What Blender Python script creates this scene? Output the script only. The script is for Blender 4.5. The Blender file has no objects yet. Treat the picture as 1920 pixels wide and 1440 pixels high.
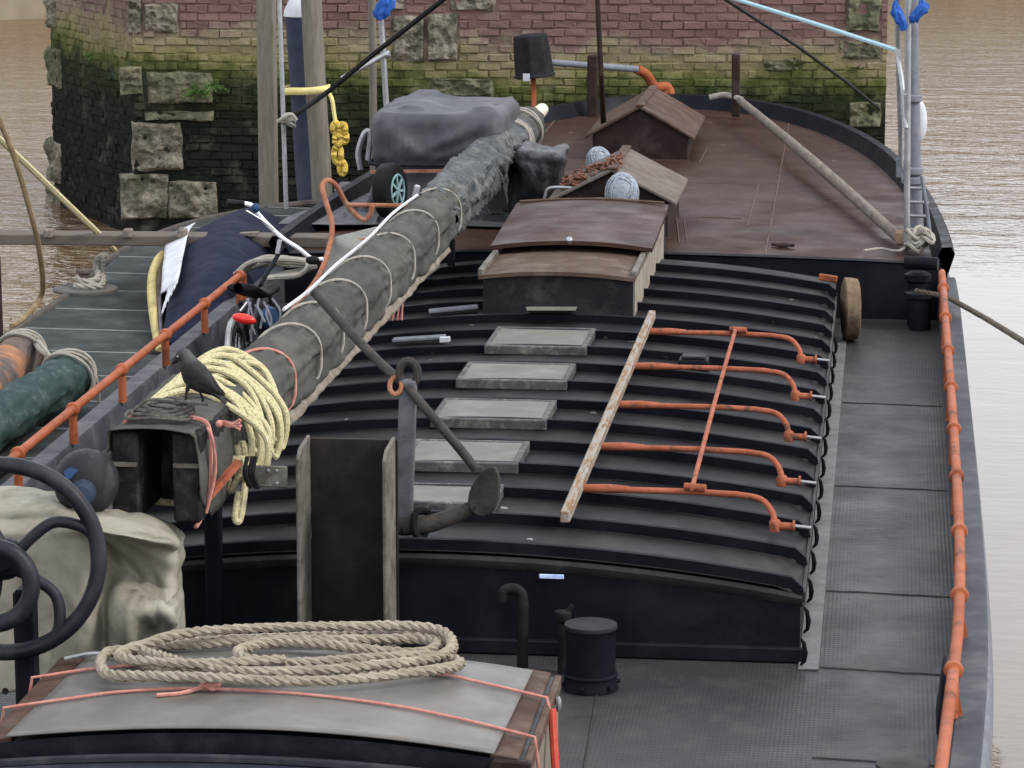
import bpy, bmesh, math, random
from mathutils import Vector, Matrix, noise
R = math.radians
random.seed(7)
scene = bpy.context.scene
col = scene.collection

# ------------------------------------------------------------------ camera
FPX = 6200.0
CAM = Vector((2.15, 0.0, 4.3))
PITCH = math.atan(1180 / FPX)
YAW = math.atan(720 * math.cos(PITCH) / FPX)
cd = bpy.data.cameras.new('camera')
cam = bpy.data.objects.new('camera', cd)
col.objects.link(cam)
cam.location = CAM
cam.rotation_euler = (math.pi / 2 - PITCH, 0, YAW)
cd.sensor_width = 36
cd.lens = FPX / 1920 * 36
cd.clip_start = 0.1
cd.clip_end = 800
scene.camera = cam
# ------------------------------------------------------------------ sky, sun, exposure
SUN_EL, SUN_AZ = 42, 105          # azimuth measured from +Y towards +X
w = bpy.data.worlds.new('World')
scene.world = w
w.use_nodes = True
nt = w.node_tree
bg = nt.nodes['Background']
sky = nt.nodes.new('ShaderNodeTexSky')
sky.sky_type = 'NISHITA'
sky.sun_disc = False
sky.sun_elevation = R(SUN_EL)
sky.sun_rotation = R(SUN_AZ)
sky.dust_density = 2.0
sky.air_density = 1.0
sky.ozone_density = 1.0
hs = nt.nodes.new('ShaderNodeHueSaturation')
hs.inputs['Saturation'].default_value = 0.30
nt.links.new(sky.outputs[0], hs.inputs['Color'])
veil = nt.nodes.new('ShaderNodeMixRGB')          # an even cloud layer veils the clear sky
veil.inputs[0].default_value = 0.55
veil.inputs[2].default_value = (12.6, 13.2, 14.2, 1)
nt.links.new(hs.outputs[0], veil.inputs[1])
nt.links.new(veil.outputs[0], bg.inputs[0])
bg.inputs[1].default_value = 0.13
sd = bpy.data.lights.new('sun', 'SUN')
sd.energy = 1.5
sd.angle = R(10)
sd.color = (1.0, 0.96, 0.9)
so = bpy.data.objects.new('sun', sd)
col.objects.link(so)
sv = Vector((math.sin(R(SUN_AZ)) * math.cos(R(SUN_EL)), math.cos(R(SUN_AZ)) * math.cos(R(SUN_EL)), math.sin(R(SUN_EL))))
so.rotation_euler = sv.to_track_quat('Z', 'Y').to_euler()
so.location = (0, 0, 30)
vs = scene.view_settings
vs.view_transform = 'Standard'
vs.look = 'None'
vs.gamma = 1
vs.use_curve_mapping = False
vs.exposure = 0.56

# ------------------------------------------------------------------ measuring helper (photo reading -> world point at a known depth)
_f = Vector((-math.sin(YAW) * math.cos(PITCH), math.cos(YAW) * math.cos(PITCH), -math.sin(PITCH)))
_r = Vector((math.cos(YAW), math.sin(YAW), 0))
_u = _r.cross(_f)


def at(px, py, z=None, Y=None, X=None):
    d = _f + _r * ((px - 960) / FPX) - _u * ((py - 720) / FPX)
    t = (z - CAM.z) / d.z if z is not None else (Y / d.y if Y is not None else (X - CAM.x) / d.x)
    return CAM + d * t


def px(v):
    q = Vector(v) - CAM
    return 960 + FPX * q.dot(_r) / q.dot(_f), 720 - FPX * q.dot(_u) / q.dot(_f)


# ------------------------------------------------------------------ materials
MATS = {}


def mat(name, c1, c2=None, scale=3.0, rough=0.55, rough2=None, bump=0.15, bscale=60.0, metal=0.0, dirt=None, dscale=1.2,
        damt=0.5, world=False, spec=0.07, trans=0.0, coat=0.0, stretch=None, bdist=0.004, rand=0.0, dlo=0.5, dhi=0.7, speck=None, spscale=3.0, crs=0.0):
    if name in MATS:
        return MATS[name]
    c2 = c2 or tuple(min(1, x * 1.35) for x in c1)
    m = bpy.data.materials.new(name)
    m.use_nodes = True
    t = m.node_tree
    N, L = t.nodes, t.links
    p = N['Principled BSDF']
    if world:
        g = N.new('ShaderNodeNewGeometry'); src = g.outputs['Position']
    else:
        g = N.new('ShaderNodeTexCoord'); src = g.outputs['Object']
    if stretch:
        mp = N.new('ShaderNodeMapping'); mp.inputs['Scale'].default_value = stretch
        L.new(src, mp.inputs[0]); src = mp.outputs[0]
    n1 = N.new('ShaderNodeTexNoise'); n1.inputs['Scale'].default_value = scale; n1.inputs['Detail'].default_value = 5
    n1.inputs['Roughness'].default_value = 0.65
    L.new(src, n1.inputs['Vector'])
    r1 = N.new('ShaderNodeValToRGB')
    r1.color_ramp.elements[0].position = 0.33; r1.color_ramp.elements[0].color = (*c1, 1)
    r1.color_ramp.elements[1].position = 0.67; r1.color_ramp.elements[1].color = (*c2, 1)
    L.new(n1.outputs['Fac'], r1.inputs[0])
    out = r1.outputs[0]
    if dirt:
        n2 = N.new('ShaderNodeTexNoise'); n2.inputs['Scale'].default_value = dscale; n2.inputs['Detail'].default_value = 6
        n2.inputs['Roughness'].default_value = 0.7; n2.inputs['Distortion'].default_value = 0.4
        L.new(src, n2.inputs['Vector'])
        mr = N.new('ShaderNodeMapRange'); mr.inputs[1].default_value = dlo; mr.inputs[2].default_value = dhi
        mr.inputs[3].default_value = 0; mr.inputs[4].default_value = damt
        L.new(n2.outputs['Fac'], mr.inputs[0])
        mx = N.new('ShaderNodeMixRGB'); mx.inputs[2].default_value = (*dirt, 1)
        L.new(mr.outputs[0], mx.inputs[0]); L.new(out, mx.inputs[1]); out = mx.outputs[0]
    if speck:      # droppings, chips and drips: small irregular spots
        vo = N.new('ShaderNodeTexVoronoi'); vo.inputs['Scale'].default_value = spscale
        nd = N.new('ShaderNodeTexNoise'); nd.inputs['Scale'].default_value = spscale * 5; nd.inputs['Detail'].default_value = 3
        L.new(src, nd.inputs['Vector'])
        mxv = N.new('ShaderNodeMixRGB'); mxv.inputs[0].default_value = 0.06; L.new(src, mxv.inputs[1]); L.new(nd.outputs['Color'], mxv.inputs[2])
        L.new(mxv.outputs[0], vo.inputs['Vector'])
        sx = N.new('ShaderNodeSeparateXYZ'); L.new(vo.outputs['Color'], sx.inputs[0])
        th = N.new('ShaderNodeMath'); th.operation = 'MULTIPLY'; th.inputs[1].default_value = 0.1; L.new(sx.outputs[0], th.inputs[0])
        lt = N.new('ShaderNodeMath'); lt.operation = 'LESS_THAN'; L.new(vo.outputs['Distance'], lt.inputs[0]); L.new(th.outputs[0], lt.inputs[1])
        g2_ = N.new('ShaderNodeMath'); g2_.operation = 'GREATER_THAN'; g2_.inputs[1].default_value = 0.45; L.new(sx.outputs[1], g2_.inputs[0])
        mu = N.new('ShaderNodeMath'); mu.operation = 'MULTIPLY'; L.new(lt.outputs[0], mu.inputs[0]); L.new(g2_.outputs[0], mu.inputs[1])
        mu2 = N.new('ShaderNodeMath'); mu2.operation = 'MULTIPLY'; mu2.inputs[1].default_value = 0.7; L.new(mu.outputs[0], mu2.inputs[0])
        mxs = N.new('ShaderNodeMixRGB'); mxs.inputs[2].default_value = (*speck, 1)
        L.new(mu2.outputs[0], mxs.inputs[0]); L.new(out, mxs.inputs[1]); out = mxs.outputs[0]
    if rand:
        oi = N.new('ShaderNodeObjectInfo')
        hv = N.new('ShaderNodeHueSaturation')
        mm = N.new('ShaderNodeMapRange'); mm.inputs[3].default_value = 1 - rand; mm.inputs[4].default_value = 1 + rand
        L.new(oi.outputs['Random'], mm.inputs[0]); L.new(mm.outputs[0], hv.inputs['Value']); L.new(out, hv.inputs['Color'])
        out = hv.outputs[0]
    L.new(out, p.inputs['Base Color'])
    if rough2 is None: rough2 = min(1, rough + 0.15)
    mr2 = N.new('ShaderNodeMapRange'); mr2.inputs[1].default_value = 0.3; mr2.inputs[2].default_value = 0.7
    mr2.inputs[3].default_value = rough; mr2.inputs[4].default_value = rough2
    n3 = N.new('ShaderNodeTexNoise'); n3.inputs['Scale'].default_value = scale * 1.7; n3.inputs['Detail'].default_value = 3
    L.new(src, n3.inputs['Vector']); L.new(n3.outputs['Fac'], mr2.inputs[0]); L.new(mr2.outputs[0], p.inputs['Roughness'])
    p.inputs['Metallic'].default_value = metal
    p.inputs['Specular IOR Level'].default_value = spec
    p.inputs['Transmission Weight'].default_value = trans
    p.inputs['Coat Weight'].default_value = coat
    if bump:
        nb = N.new('ShaderNodeTexNoise'); nb.inputs['Scale'].default_value = bscale; nb.inputs['Detail'].default_value = 3
        L.new(src, nb.inputs['Vector'])
        b = N.new('ShaderNodeBump'); b.inputs['Strength'].default_value = min(1, bump * 2); b.inputs['Distance'].default_value = bdist
        L.new(nb.outputs['Fac'], b.inputs['Height']); L.new(b.outputs[0], p.inputs['Normal'])
        if crs:      # hard little creases of old sheeting
            prevn = b.outputs[0]
            for cs_, dist_ in ((crs, 0.03), (crs * 2.3, 0.012)):
                nw = N.new('ShaderNodeTexNoise'); nw.inputs['Scale'].default_value = cs_ * 0.6; nw.inputs['Detail'].default_value = 2; L.new(src, nw.inputs['Vector'])
                mw = N.new('ShaderNodeMixRGB'); mw.inputs[0].default_value = 0.18; L.new(src, mw.inputs[1]); L.new(nw.outputs['Color'], mw.inputs[2])
                vv = N.new('ShaderNodeTexVoronoi'); vv.feature = 'DISTANCE_TO_EDGE'; vv.inputs['Scale'].default_value = cs_; L.new(mw.outputs[0], vv.inputs['Vector'])
                cl_ = N.new('ShaderNodeMath'); cl_.operation = 'MINIMUM'; cl_.inputs[1].default_value = 0.25; L.new(vv.outputs['Distance'], cl_.inputs[0])
                bc_ = N.new('ShaderNodeBump'); bc_.inputs['Strength'].default_value = 0.55; bc_.inputs['Distance'].default_value = dist_; bc_.invert = True
                L.new(cl_.outputs[0], bc_.inputs['Height']); L.new(prevn, bc_.inputs['Normal']); prevn = bc_.outputs[0]
            L.new(prevn, p.inputs['Normal'])
    MATS[name] = m
    return m


hatchm = mat('hatch_paint', (0.015, 0.015, 0.018), (0.029, 0.028, 0.03), 2.0, 0.42, 0.66, 0.2, 28, dirt=(0.06, 0.053, 0.046), dscale=1.7, damt=0.6, world=True, rand=0.2, speck=(0.3, 0.29, 0.27), spscale=4.0, spec=0.08)
blackm = mat('black_paint', (0.0055, 0.0064, 0.0098), (0.0105, 0.0115, 0.0155), 3, 0.36, 0.52, 0.1, 30, dirt=(0.026, 0.026, 0.03), dscale=2.5, damt=0.4, spec=0.05, speck=(0.09, 0.08, 0.07), spscale=9.0)
brownm = mat('brown_deck_paint', (0.031, 0.015, 0.0115), (0.05, 0.0265, 0.0205), 1.6, 0.32, 0.62, 0.2, 20, dirt=(0.085, 0.05, 0.038), dscale=1.0, damt=0.5, world=True, speck=(0.18, 0.13, 0.105), spscale=5.0, spec=0.06)
brownwood = mat('brown_painted_wood', (0.05, 0.029, 0.022), (0.085, 0.052, 0.041), 5, 0.5, 0.7, 0.25, 30, dirt=(0.17, 0.135, 0.11), dscale=3.5, damt=0.4, spec=0.05)
palewood = mat('worn_brown_paint', (0.07, 0.045, 0.033), (0.105, 0.072, 0.056), 6, 0.6, 0.8, 0.2, 40, dirt=(0.24, 0.2, 0.17), dscale=3, damt=0.4, spec=0.05)
orangem = mat('orange_paint', (0.225, 0.06, 0.024), (0.32, 0.095, 0.044), 3, 0.4, 0.6, 0.3, 60, dirt=(0.1, 0.036, 0.02), dscale=4, damt=0.85, dlo=0.54, dhi=0.64, speck=(0.55, 0.33, 0.24), spscale=14)
orangew = mat('weathered_orange_paint', (0.23, 0.065, 0.033), (0.33, 0.105, 0.06), 9, 0.5, 0.7, 0.3, 60, dirt=(0.1, 0.05, 0.035), dscale=12, damt=0.85, dlo=0.54, dhi=0.62)
steelm = mat('galvanised_steel', (0.28, 0.29, 0.3), (0.4, 0.41, 0.42), 8, 0.4, 0.6, 0.08, 60, metal=0.75, dirt=(0.15, 0.13, 0.11), dscale=5, damt=0.5)
greysteel = mat('grey_painted_steel', (0.13, 0.14, 0.16), (0.19, 0.2, 0.225), 5, 0.45, 0.65, 0.1, 50, dirt=(0.07, 0.06, 0.055), dscale=5, damt=0.6)
rustm = mat('rusty_steel', (0.2, 0.075, 0.04), (0.33, 0.14, 0.085), 14, 0.6, 0.85, 0.3, 80, dirt=(0.33, 0.22, 0.17), dscale=8, damt=0.6)
canvasm = mat('grey_canvas', (0.042, 0.042, 0.037), (0.078, 0.077, 0.069), 4, 0.75, 0.9, 0.25, 160, dirt=(0.14, 0.132, 0.115), dscale=3, damt=0.45, stretch=(1, 0.5, 1), spec=0.05)
tarpm = mat('beige_tarpaulin', (0.19, 0.175, 0.135), (0.29, 0.272, 0.22), 3, 0.5, 0.7, 0.15, 90, dirt=(0.1, 0.085, 0.06), dscale=4, damt=0.75, spec=0.12)
tarpg = mat('dark_grey_tarpaulin', (0.045, 0.047, 0.054), (0.075, 0.077, 0.085), 3, 0.42, 0.6, 0.1, 120, dirt=(0.13, 0.125, 0.12), dscale=3, damt=0.3, spec=0.15)
plasticwrap = mat('dark_plastic_wrap', (0.03, 0.036, 0.04), (0.07, 0.075, 0.077), 7, 0.4, 0.6, 0.3, 45, dirt=(0.17, 0.16, 0.135), dscale=4, damt=0.55, bdist=0.006, spec=0.12, crs=4.0)
navym = mat('navy_canvas', (0.01, 0.012, 0.026), (0.016, 0.019, 0.038), 4, 0.7, 0.85, 0.15, 150, dirt=(0.035, 0.037, 0.05), dscale=3, damt=0.4, spec=0.05)
whitem = mat('white_plastic', (0.4, 0.41, 0.44), (0.55, 0.56, 0.58), 5, 0.35, 0.5, 0.05, 60, dirt=(0.35, 0.34, 0.33), dscale=4, damt=0.5)
ropem = mat('hemp_rope', (0.22, 0.19, 0.14), (0.34, 0.3, 0.235), 9, 0.8, 0.9, 0.5, 260, dirt=(0.16, 0.135, 0.1), dscale=5, damt=0.6)
yropem = mat('yellow_rope', (0.42, 0.365, 0.2), (0.56, 0.51, 0.32), 60, 0.7, 0.85, 0.5, 220, dirt=(0.16, 0.14, 0.075), dscale=90, damt=0.75, dlo=0.52, dhi=0.62)
yellowm = mat('yellow_strap', (0.62, 0.51, 0.18), (0.72, 0.62, 0.28), 10, 0.6, 0.75, 0.2, 150)
goldm = mat('yellow_plastic_chain', (0.45, 0.31, 0.05), (0.58, 0.43, 0.1), 10, 0.35, 0.5, 0.1, 60, dirt=(0.3, 0.2, 0.05), dscale=8)
greyrope = mat('grey_rope', (0.23, 0.21, 0.18), (0.35, 0.325, 0.285), 14, 0.8, 0.9, 0.5, 240)
brownrope = mat('brown_rope', (0.16, 0.11, 0.065), (0.27, 0.2, 0.12), 14, 0.8, 0.9, 0.5, 240)
pinkm = mat('pink_cord', (0.38, 0.14, 0.11), (0.48, 0.24, 0.2), 20, 0.6, 0.75, 0.2, 200)
redm = mat('red_strap', (0.36, 0.045, 0.03), (0.46, 0.08, 0.055), 10, 0.5, 0.6, 0.2, 100)
cablem = mat('black_cable', (0.012, 0.012, 0.013), (0.025, 0.025, 0.025), 10, 0.5, 0.6, 0.2, 120)
bluecord = mat('pale_blue_cord', (0.3, 0.47, 0.54), (0.4, 0.57, 0.63), 20, 0.6, 0.7, 0.2, 200)
bluebag = mat('blue_plastic_bag', (0.015, 0.06, 0.28), (0.04, 0.13, 0.42), 20, 0.3, 0.45, 0.3, 30)
greywood = mat('weathered_grey_wood', (0.12, 0.1, 0.085), (0.21, 0.18, 0.155), 6, 0.75, 0.9, 0.5, 60, dirt=(0.09, 0.075, 0.06), dscale=4, damt=0.6, stretch=(4, 0.5, 4))
pilem = mat('weathered_timber_pile', (0.13, 0.115, 0.095), (0.2, 0.182, 0.155), 6, 0.75, 0.9, 0.5, 50, dirt=(0.1, 0.09, 0.075), dscale=3, damt=0.6, stretch=(4, 4, 0.5))
oakm = mat('bare_wood', (0.15, 0.085, 0.04), (0.23, 0.145, 0.08), 8, 0.6, 0.8, 0.3, 60, dirt=(0.27, 0.25, 0.225), dscale=9, damt=0.9, stretch=(5, 0.6, 5), dlo=0.42, dhi=0.55)
rubberm = mat('black_rubber', (0.008, 0.008, 0.009), (0.015, 0.015, 0.017), 10, 0.5, 0.7, 0.1, 100, dirt=(0.04, 0.038, 0.036), dscale=5, damt=0.4)
dullblack = mat('dull_black_felt', (0.013, 0.013, 0.016), (0.024, 0.024, 0.027), 10, 0.8, 0.95, 0.4, 150)
heelm = mat('tarred_timber', (0.009, 0.009, 0.011), (0.02, 0.019, 0.019), 6, 0.6, 0.8, 0.4, 40, dirt=(0.11, 0.1, 0.09), dscale=7, damt=0.4)
panem = mat('clouded_window_pane', (0.1, 0.098, 0.084), (0.14, 0.136, 0.12), 3, 0.3, 0.5, 0.04, 60, dirt=(0.11, 0.105, 0.09), dscale=7, damt=0.6, spec=0.05)
acrylic = mat('scuffed_acrylic_sheet', (0.08, 0.076, 0.068), (0.14, 0.132, 0.122), 2.2, 0.3, 0.55, 0.1, 22, dirt=(0.12, 0.1, 0.085), dscale=2.2, damt=0.8, coat=0.0, spec=0.3)
platem = mat('brown_black_steel', (0.014, 0.011, 0.01), (0.024, 0.02, 0.018), 4, 0.45, 0.6, 0.12, 40, dirt=(0.05, 0.04, 0.033), dscale=3, damt=0.4)
wornlitsteel = mat('worn_lit_steel', (0.085, 0.075, 0.063), (0.17, 0.155, 0.135), 9, 0.5, 0.7, 0.25, 60, dirt=(0.05, 0.04, 0.035), dscale=7, damt=0.8)
anchorm = mat('dull_anchor_iron', (0.026, 0.024, 0.023), (0.055, 0.05, 0.046), 8, 0.5, 0.7, 0.35, 60, dirt=(0.12, 0.1, 0.088), dscale=6, damt=0.5)
anchorg = mat('grey_anchor_paint', (0.085, 0.088, 0.095), (0.15, 0.153, 0.16), 8, 0.45, 0.6, 0.25, 60, dirt=(0.06, 0.055, 0.05), dscale=7, damt=0.6)
stonem = mat('weathered_stone', (0.13, 0.115, 0.088), (0.25, 0.225, 0.18), 9, 0.85, 0.95, 0.9, 30, dirt=(0.045, 0.048, 0.03), dscale=3, damt=0.85, bdist=0.03, dlo=0.45, dhi=0.62)
stonegrn = mat('algae_covered_stone', (0.07, 0.07, 0.042), (0.16, 0.15, 0.1), 8, 0.85, 0.95, 0.9, 24, dirt=(0.04, 0.05, 0.025), dscale=5, damt=0.8, bdist=0.03)
mortarm = mat('dark_mortar', (0.035, 0.036, 0.028), (0.075, 0.07, 0.056), 9, 0.9, 0.95, 0.5, 60, world=True)
leafm = mat('fern_green', (0.055, 0.12, 0.03), (0.12, 0.22, 0.06), 30, 0.55, 0.7, 0, rand=0.2)
birdm = None
neighm = mat('worn_green_grey_deck', (0.022, 0.026, 0.027), (0.042, 0.047, 0.047), 3, 0.65, 0.8, 0.2, 40, dirt=(0.1, 0.105, 0.1), dscale=2, damt=0.5, spec=0.05)
greentarp = mat('dark_green_sailcloth', (0.02, 0.037, 0.037), (0.042, 0.066, 0.064), 7, 0.7, 0.85, 0.35, 90, dirt=(0.13, 0.155, 0.15), dscale=14, damt=0.5, stretch=(1, 0.6, 1), dlo=0.55)
rustpipe = mat('flaking_rusty_pipe', (0.06, 0.05, 0.048), (0.13, 0.1, 0.085), 6, 0.6, 0.8, 0.3, 60, dirt=(0.42, 0.17, 0.07), dscale=3, damt=0.9)
tubm = mat('grey_green_plastic', (0.16, 0.165, 0.148), (0.22, 0.222, 0.2), 4, 0.5, 0.65, 0.08, 60, dirt=(0.13, 0.12, 0.105), dscale=4, damt=0.5)
chrome = mat('bright_alloy', (0.62, 0.63, 0.66), (0.75, 0.76, 0.78), 10, 0.2, 0.32, 0, metal=0.9)
whitepaint = mat('white_gloss_paint', (0.75, 0.76, 0.8), (0.82, 0.83, 0.85), 10, 0.25, 0.35, 0.03, 60)
redlens = mat('red_lens', (0.6, 0.02, 0.015), (0.66, 0.03, 0.02), 10, 0.15, 0.25, 0, spec=0.4)
bluepaint = mat('blue_paint', (0.02, 0.04, 0.095), (0.03, 0.06, 0.13), 10, 0.4, 0.5, 0.05, 60)
turq = mat('turquoise_plastic', (0.16, 0.28, 0.3), (0.26, 0.38, 0.4), 10, 0.4, 0.5, 0.03, 60)
fenderm = mat('dark_grey_vinyl', (0.016, 0.016, 0.019), (0.03, 0.03, 0.033), 6, 0.42, 0.55, 0.08, 80, dirt=(0.15, 0.145, 0.135), dscale=3, damt=0.4)
quaym = mat('distant_quay_stone', (0.2, 0.16, 0.11), (0.3, 0.25, 0.18), 0.6, 0.8, 0.9, 0.2, 6, world=True)
quayw = mat('distant_dark_brick', (0.09, 0.06, 0.045), (0.14, 0.095, 0.07), 0.4, 0.85, 0.95, 0.2, 6, world=True)
fendblue = mat('blue_white_twine', (0.17, 0.21, 0.28), (0.4, 0.42, 0.44), 26, 0.8, 0.9, 0.6, 90, stretch=(1, 1, 4))
chainm = mat('rusty_chain', (0.1, 0.05, 0.035), (0.2, 0.1, 0.07), 30, 0.7, 0.9, 0.4, 120)


def deck_material():
    m = bpy.data.materials.new('chequer_plate_deck'); m.use_nodes = True
    t = m.node_tree; N, L = t.nodes, t.links; p = N['Principled BSDF']
    g = N.new('ShaderNodeNewGeometry')
    def nz(s, d=8, dist=0.0):
        n = N.new('ShaderNodeTexNoise'); n.inputs['Scale'].default_value = s; n.inputs['Detail'].default_value = d
        n.inputs['Roughness'].default_value = 0.68; n.inputs['Distortion'].default_value = dist
        L.new(g.outputs['Position'], n.inputs['Vector']); return n.outputs['Fac']
    r = N.new('ShaderNodeValToRGB')
    r.color_ramp.elements[0].position = 0.3; r.color_ramp.elements[0].color = (0.024, 0.025, 0.029, 1)
    r.color_ramp.elements[1].position = 0.72; r.color_ramp.elements[1].color = (0.046, 0.045, 0.046, 1)
    L.new(nz(1.1, 9, 0.5), r.inputs[0])
    r2 = N.new('ShaderNodeMapRange'); r2.inputs[1].default_value = 0.5; r2.inputs[2].default_value = 0.78; r2.inputs[4].default_value = 0.6
    L.new(nz(5, 9), r2.inputs[0])
    mx = N.new('ShaderNodeMixRGB'); mx.inputs[2].default_value = (0.075, 0.069, 0.06, 1)
    L.new(r2.outputs[0], mx.inputs[0]); L.new(r.outputs[0], mx.inputs[1]); L.new(mx.outputs[0], p.inputs['Base Color'])
    rr = N.new('ShaderNodeMapRange'); rr.inputs[1].default_value = 0.3; rr.inputs[2].default_value = 0.7; rr.inputs[3].default_value = 0.3; rr.inputs[4].default_value = 0.6; p.inputs['Specular IOR Level'].default_value = 0.13
    L.new(nz(1.7), rr.inputs[0]); L.new(rr.outputs[0], p.inputs['Roughness'])
    sep = N.new('ShaderNodeSeparateXYZ'); L.new(g.outputs['Position'], sep.inputs[0])
    def M(op, a, b=None):
        n = N.new('ShaderNodeMath'); n.operation = op
        for i, q in enumerate((a, b)):
            if q is None: continue
            if isinstance(q, (int, float)): n.inputs[i].default_value = q
            else: L.new(q, n.inputs[i])
        return n.outputs[0]
    k = 2 * math.pi / 0.042
    s1 = M('SINE', M('MULTIPLY', M('ADD', sep.outputs[0], M('MULTIPLY', sep.outputs[1], 0.55)), k))
    s2 = M('SINE', M('MULTIPLY', M('SUBTRACT', sep.outputs[0], M('MULTIPLY', sep.outputs[1], 0.55)), k))
    h = M('POWER', M('MAXIMUM', M('MULTIPLY', s1, s2), 0.0), 0.6)
    wear = N.new('ShaderNodeMapRange'); wear.inputs[1].default_value = 0.35; wear.inputs[2].default_value = 0.6; wear.inputs[3].default_value = 0.05; wear.inputs[4].default_value = 1
    L.new(nz(0.7, 6), wear.inputs[0])
    b = N.new('ShaderNodeBump'); b.inputs['Strength'].default_value = 0.55; b.inputs['Distance'].default_value = 0.004
    L.new(M('MULTIPLY', h, wear.outputs[0]), b.inputs['Height'])
    b2 = N.new('ShaderNodeBump'); b2.inputs['Strength'].default_value = 0.3; b2.inputs['Distance'].default_value = 0.02
    L.new(nz(3.5, 4), b2.inputs['Height']); L.new(b.outputs[0], b2.inputs['Normal'])
    L.new(b2.outputs[0], p.inputs['Normal'])
    return m


def water_material():
    m = bpy.data.materials.new('muddy_river_water'); m.use_nodes = True
    t = m.node_tree; N, L = t.nodes, t.links; p = N['Principled BSDF']
    p.inputs['Base Color'].default_value = (0.12, 0.075, 0.035, 1)
    p.inputs['Roughness'].default_value = 0.06
    p.inputs['IOR'].default_value = 1.48
    g = N.new('ShaderNodeNewGeometry')
    def nz(s, st, d=3):
        mp = N.new('ShaderNodeMapping'); mp.inputs['Scale'].default_value = st; mp.inputs['Rotation'].default_value = (0, 0, R(12))
        L.new(g.outputs['Position'], mp.inputs[0])
        n = N.new('ShaderNodeTexNoise'); n.inputs['Scale'].default_value = s; n.inputs['Detail'].default_value = d
        n.inputs['Distortion'].default_value = 0.6
        L.new(mp.outputs[0], n.inputs['Vector']); return n.outputs['Fac']
    sep = N.new('ShaderNodeSeparateXYZ'); L.new(g.outputs['Position'], sep.inputs[0])
    # the lee of the barge lies calm near the bow, the open river beyond the stern is ruffled
    mr = N.new('ShaderNodeMapRange'); mr.inputs[1].default_value = 33; mr.inputs[2].default_value = 75; mr.inputs[3].default_value = 0.03; mr.inputs[4].default_value = 1.0
    L.new(sep.outputs[1], mr.inputs[0])
    ml = N.new('ShaderNodeMapRange'); ml.inputs[1].default_value = -6; ml.inputs[2].default_value = -2; ml.inputs[3].default_value = 1.0; ml.inputs[4].default_value = 0
    L.new(sep.outputs[0], ml.inputs[0])
    mxx = N.new('ShaderNodeMath'); mxx.operation = 'MAXIMUM'; L.new(mr.outputs[0], mxx.inputs[0]); L.new(ml.outputs[0], mxx.inputs[1])
    ad = N.new('ShaderNodeMath'); ad.operation = 'ADD'
    L.new(nz(1.0, (0.7, 1.5, 1), 4), ad.inputs[0])
    ml2 = N.new('ShaderNodeMath'); ml2.operation = 'MULTIPLY'; ml2.inputs[1].default_value = 0.35
    L.new(nz(6.0, (0.8, 1.4, 1), 3), ml2.inputs[0]); L.new(ml2.outputs[0], ad.inputs[1])
    hm = N.new('ShaderNodeMath'); hm.operation = 'MULTIPLY'; L.new(ad.outputs[0], hm.inputs[0]); L.new(mxx.outputs[0], hm.inputs[1])
    b = N.new('ShaderNodeBump'); b.inputs['Strength'].default_value = 1.0; b.inputs['Distance'].default_value = 0.17
    L.new(hm.outputs[0], b.inputs['Height']); L.new(b.outputs[0], p.inputs['Normal'])
    return m


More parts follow.
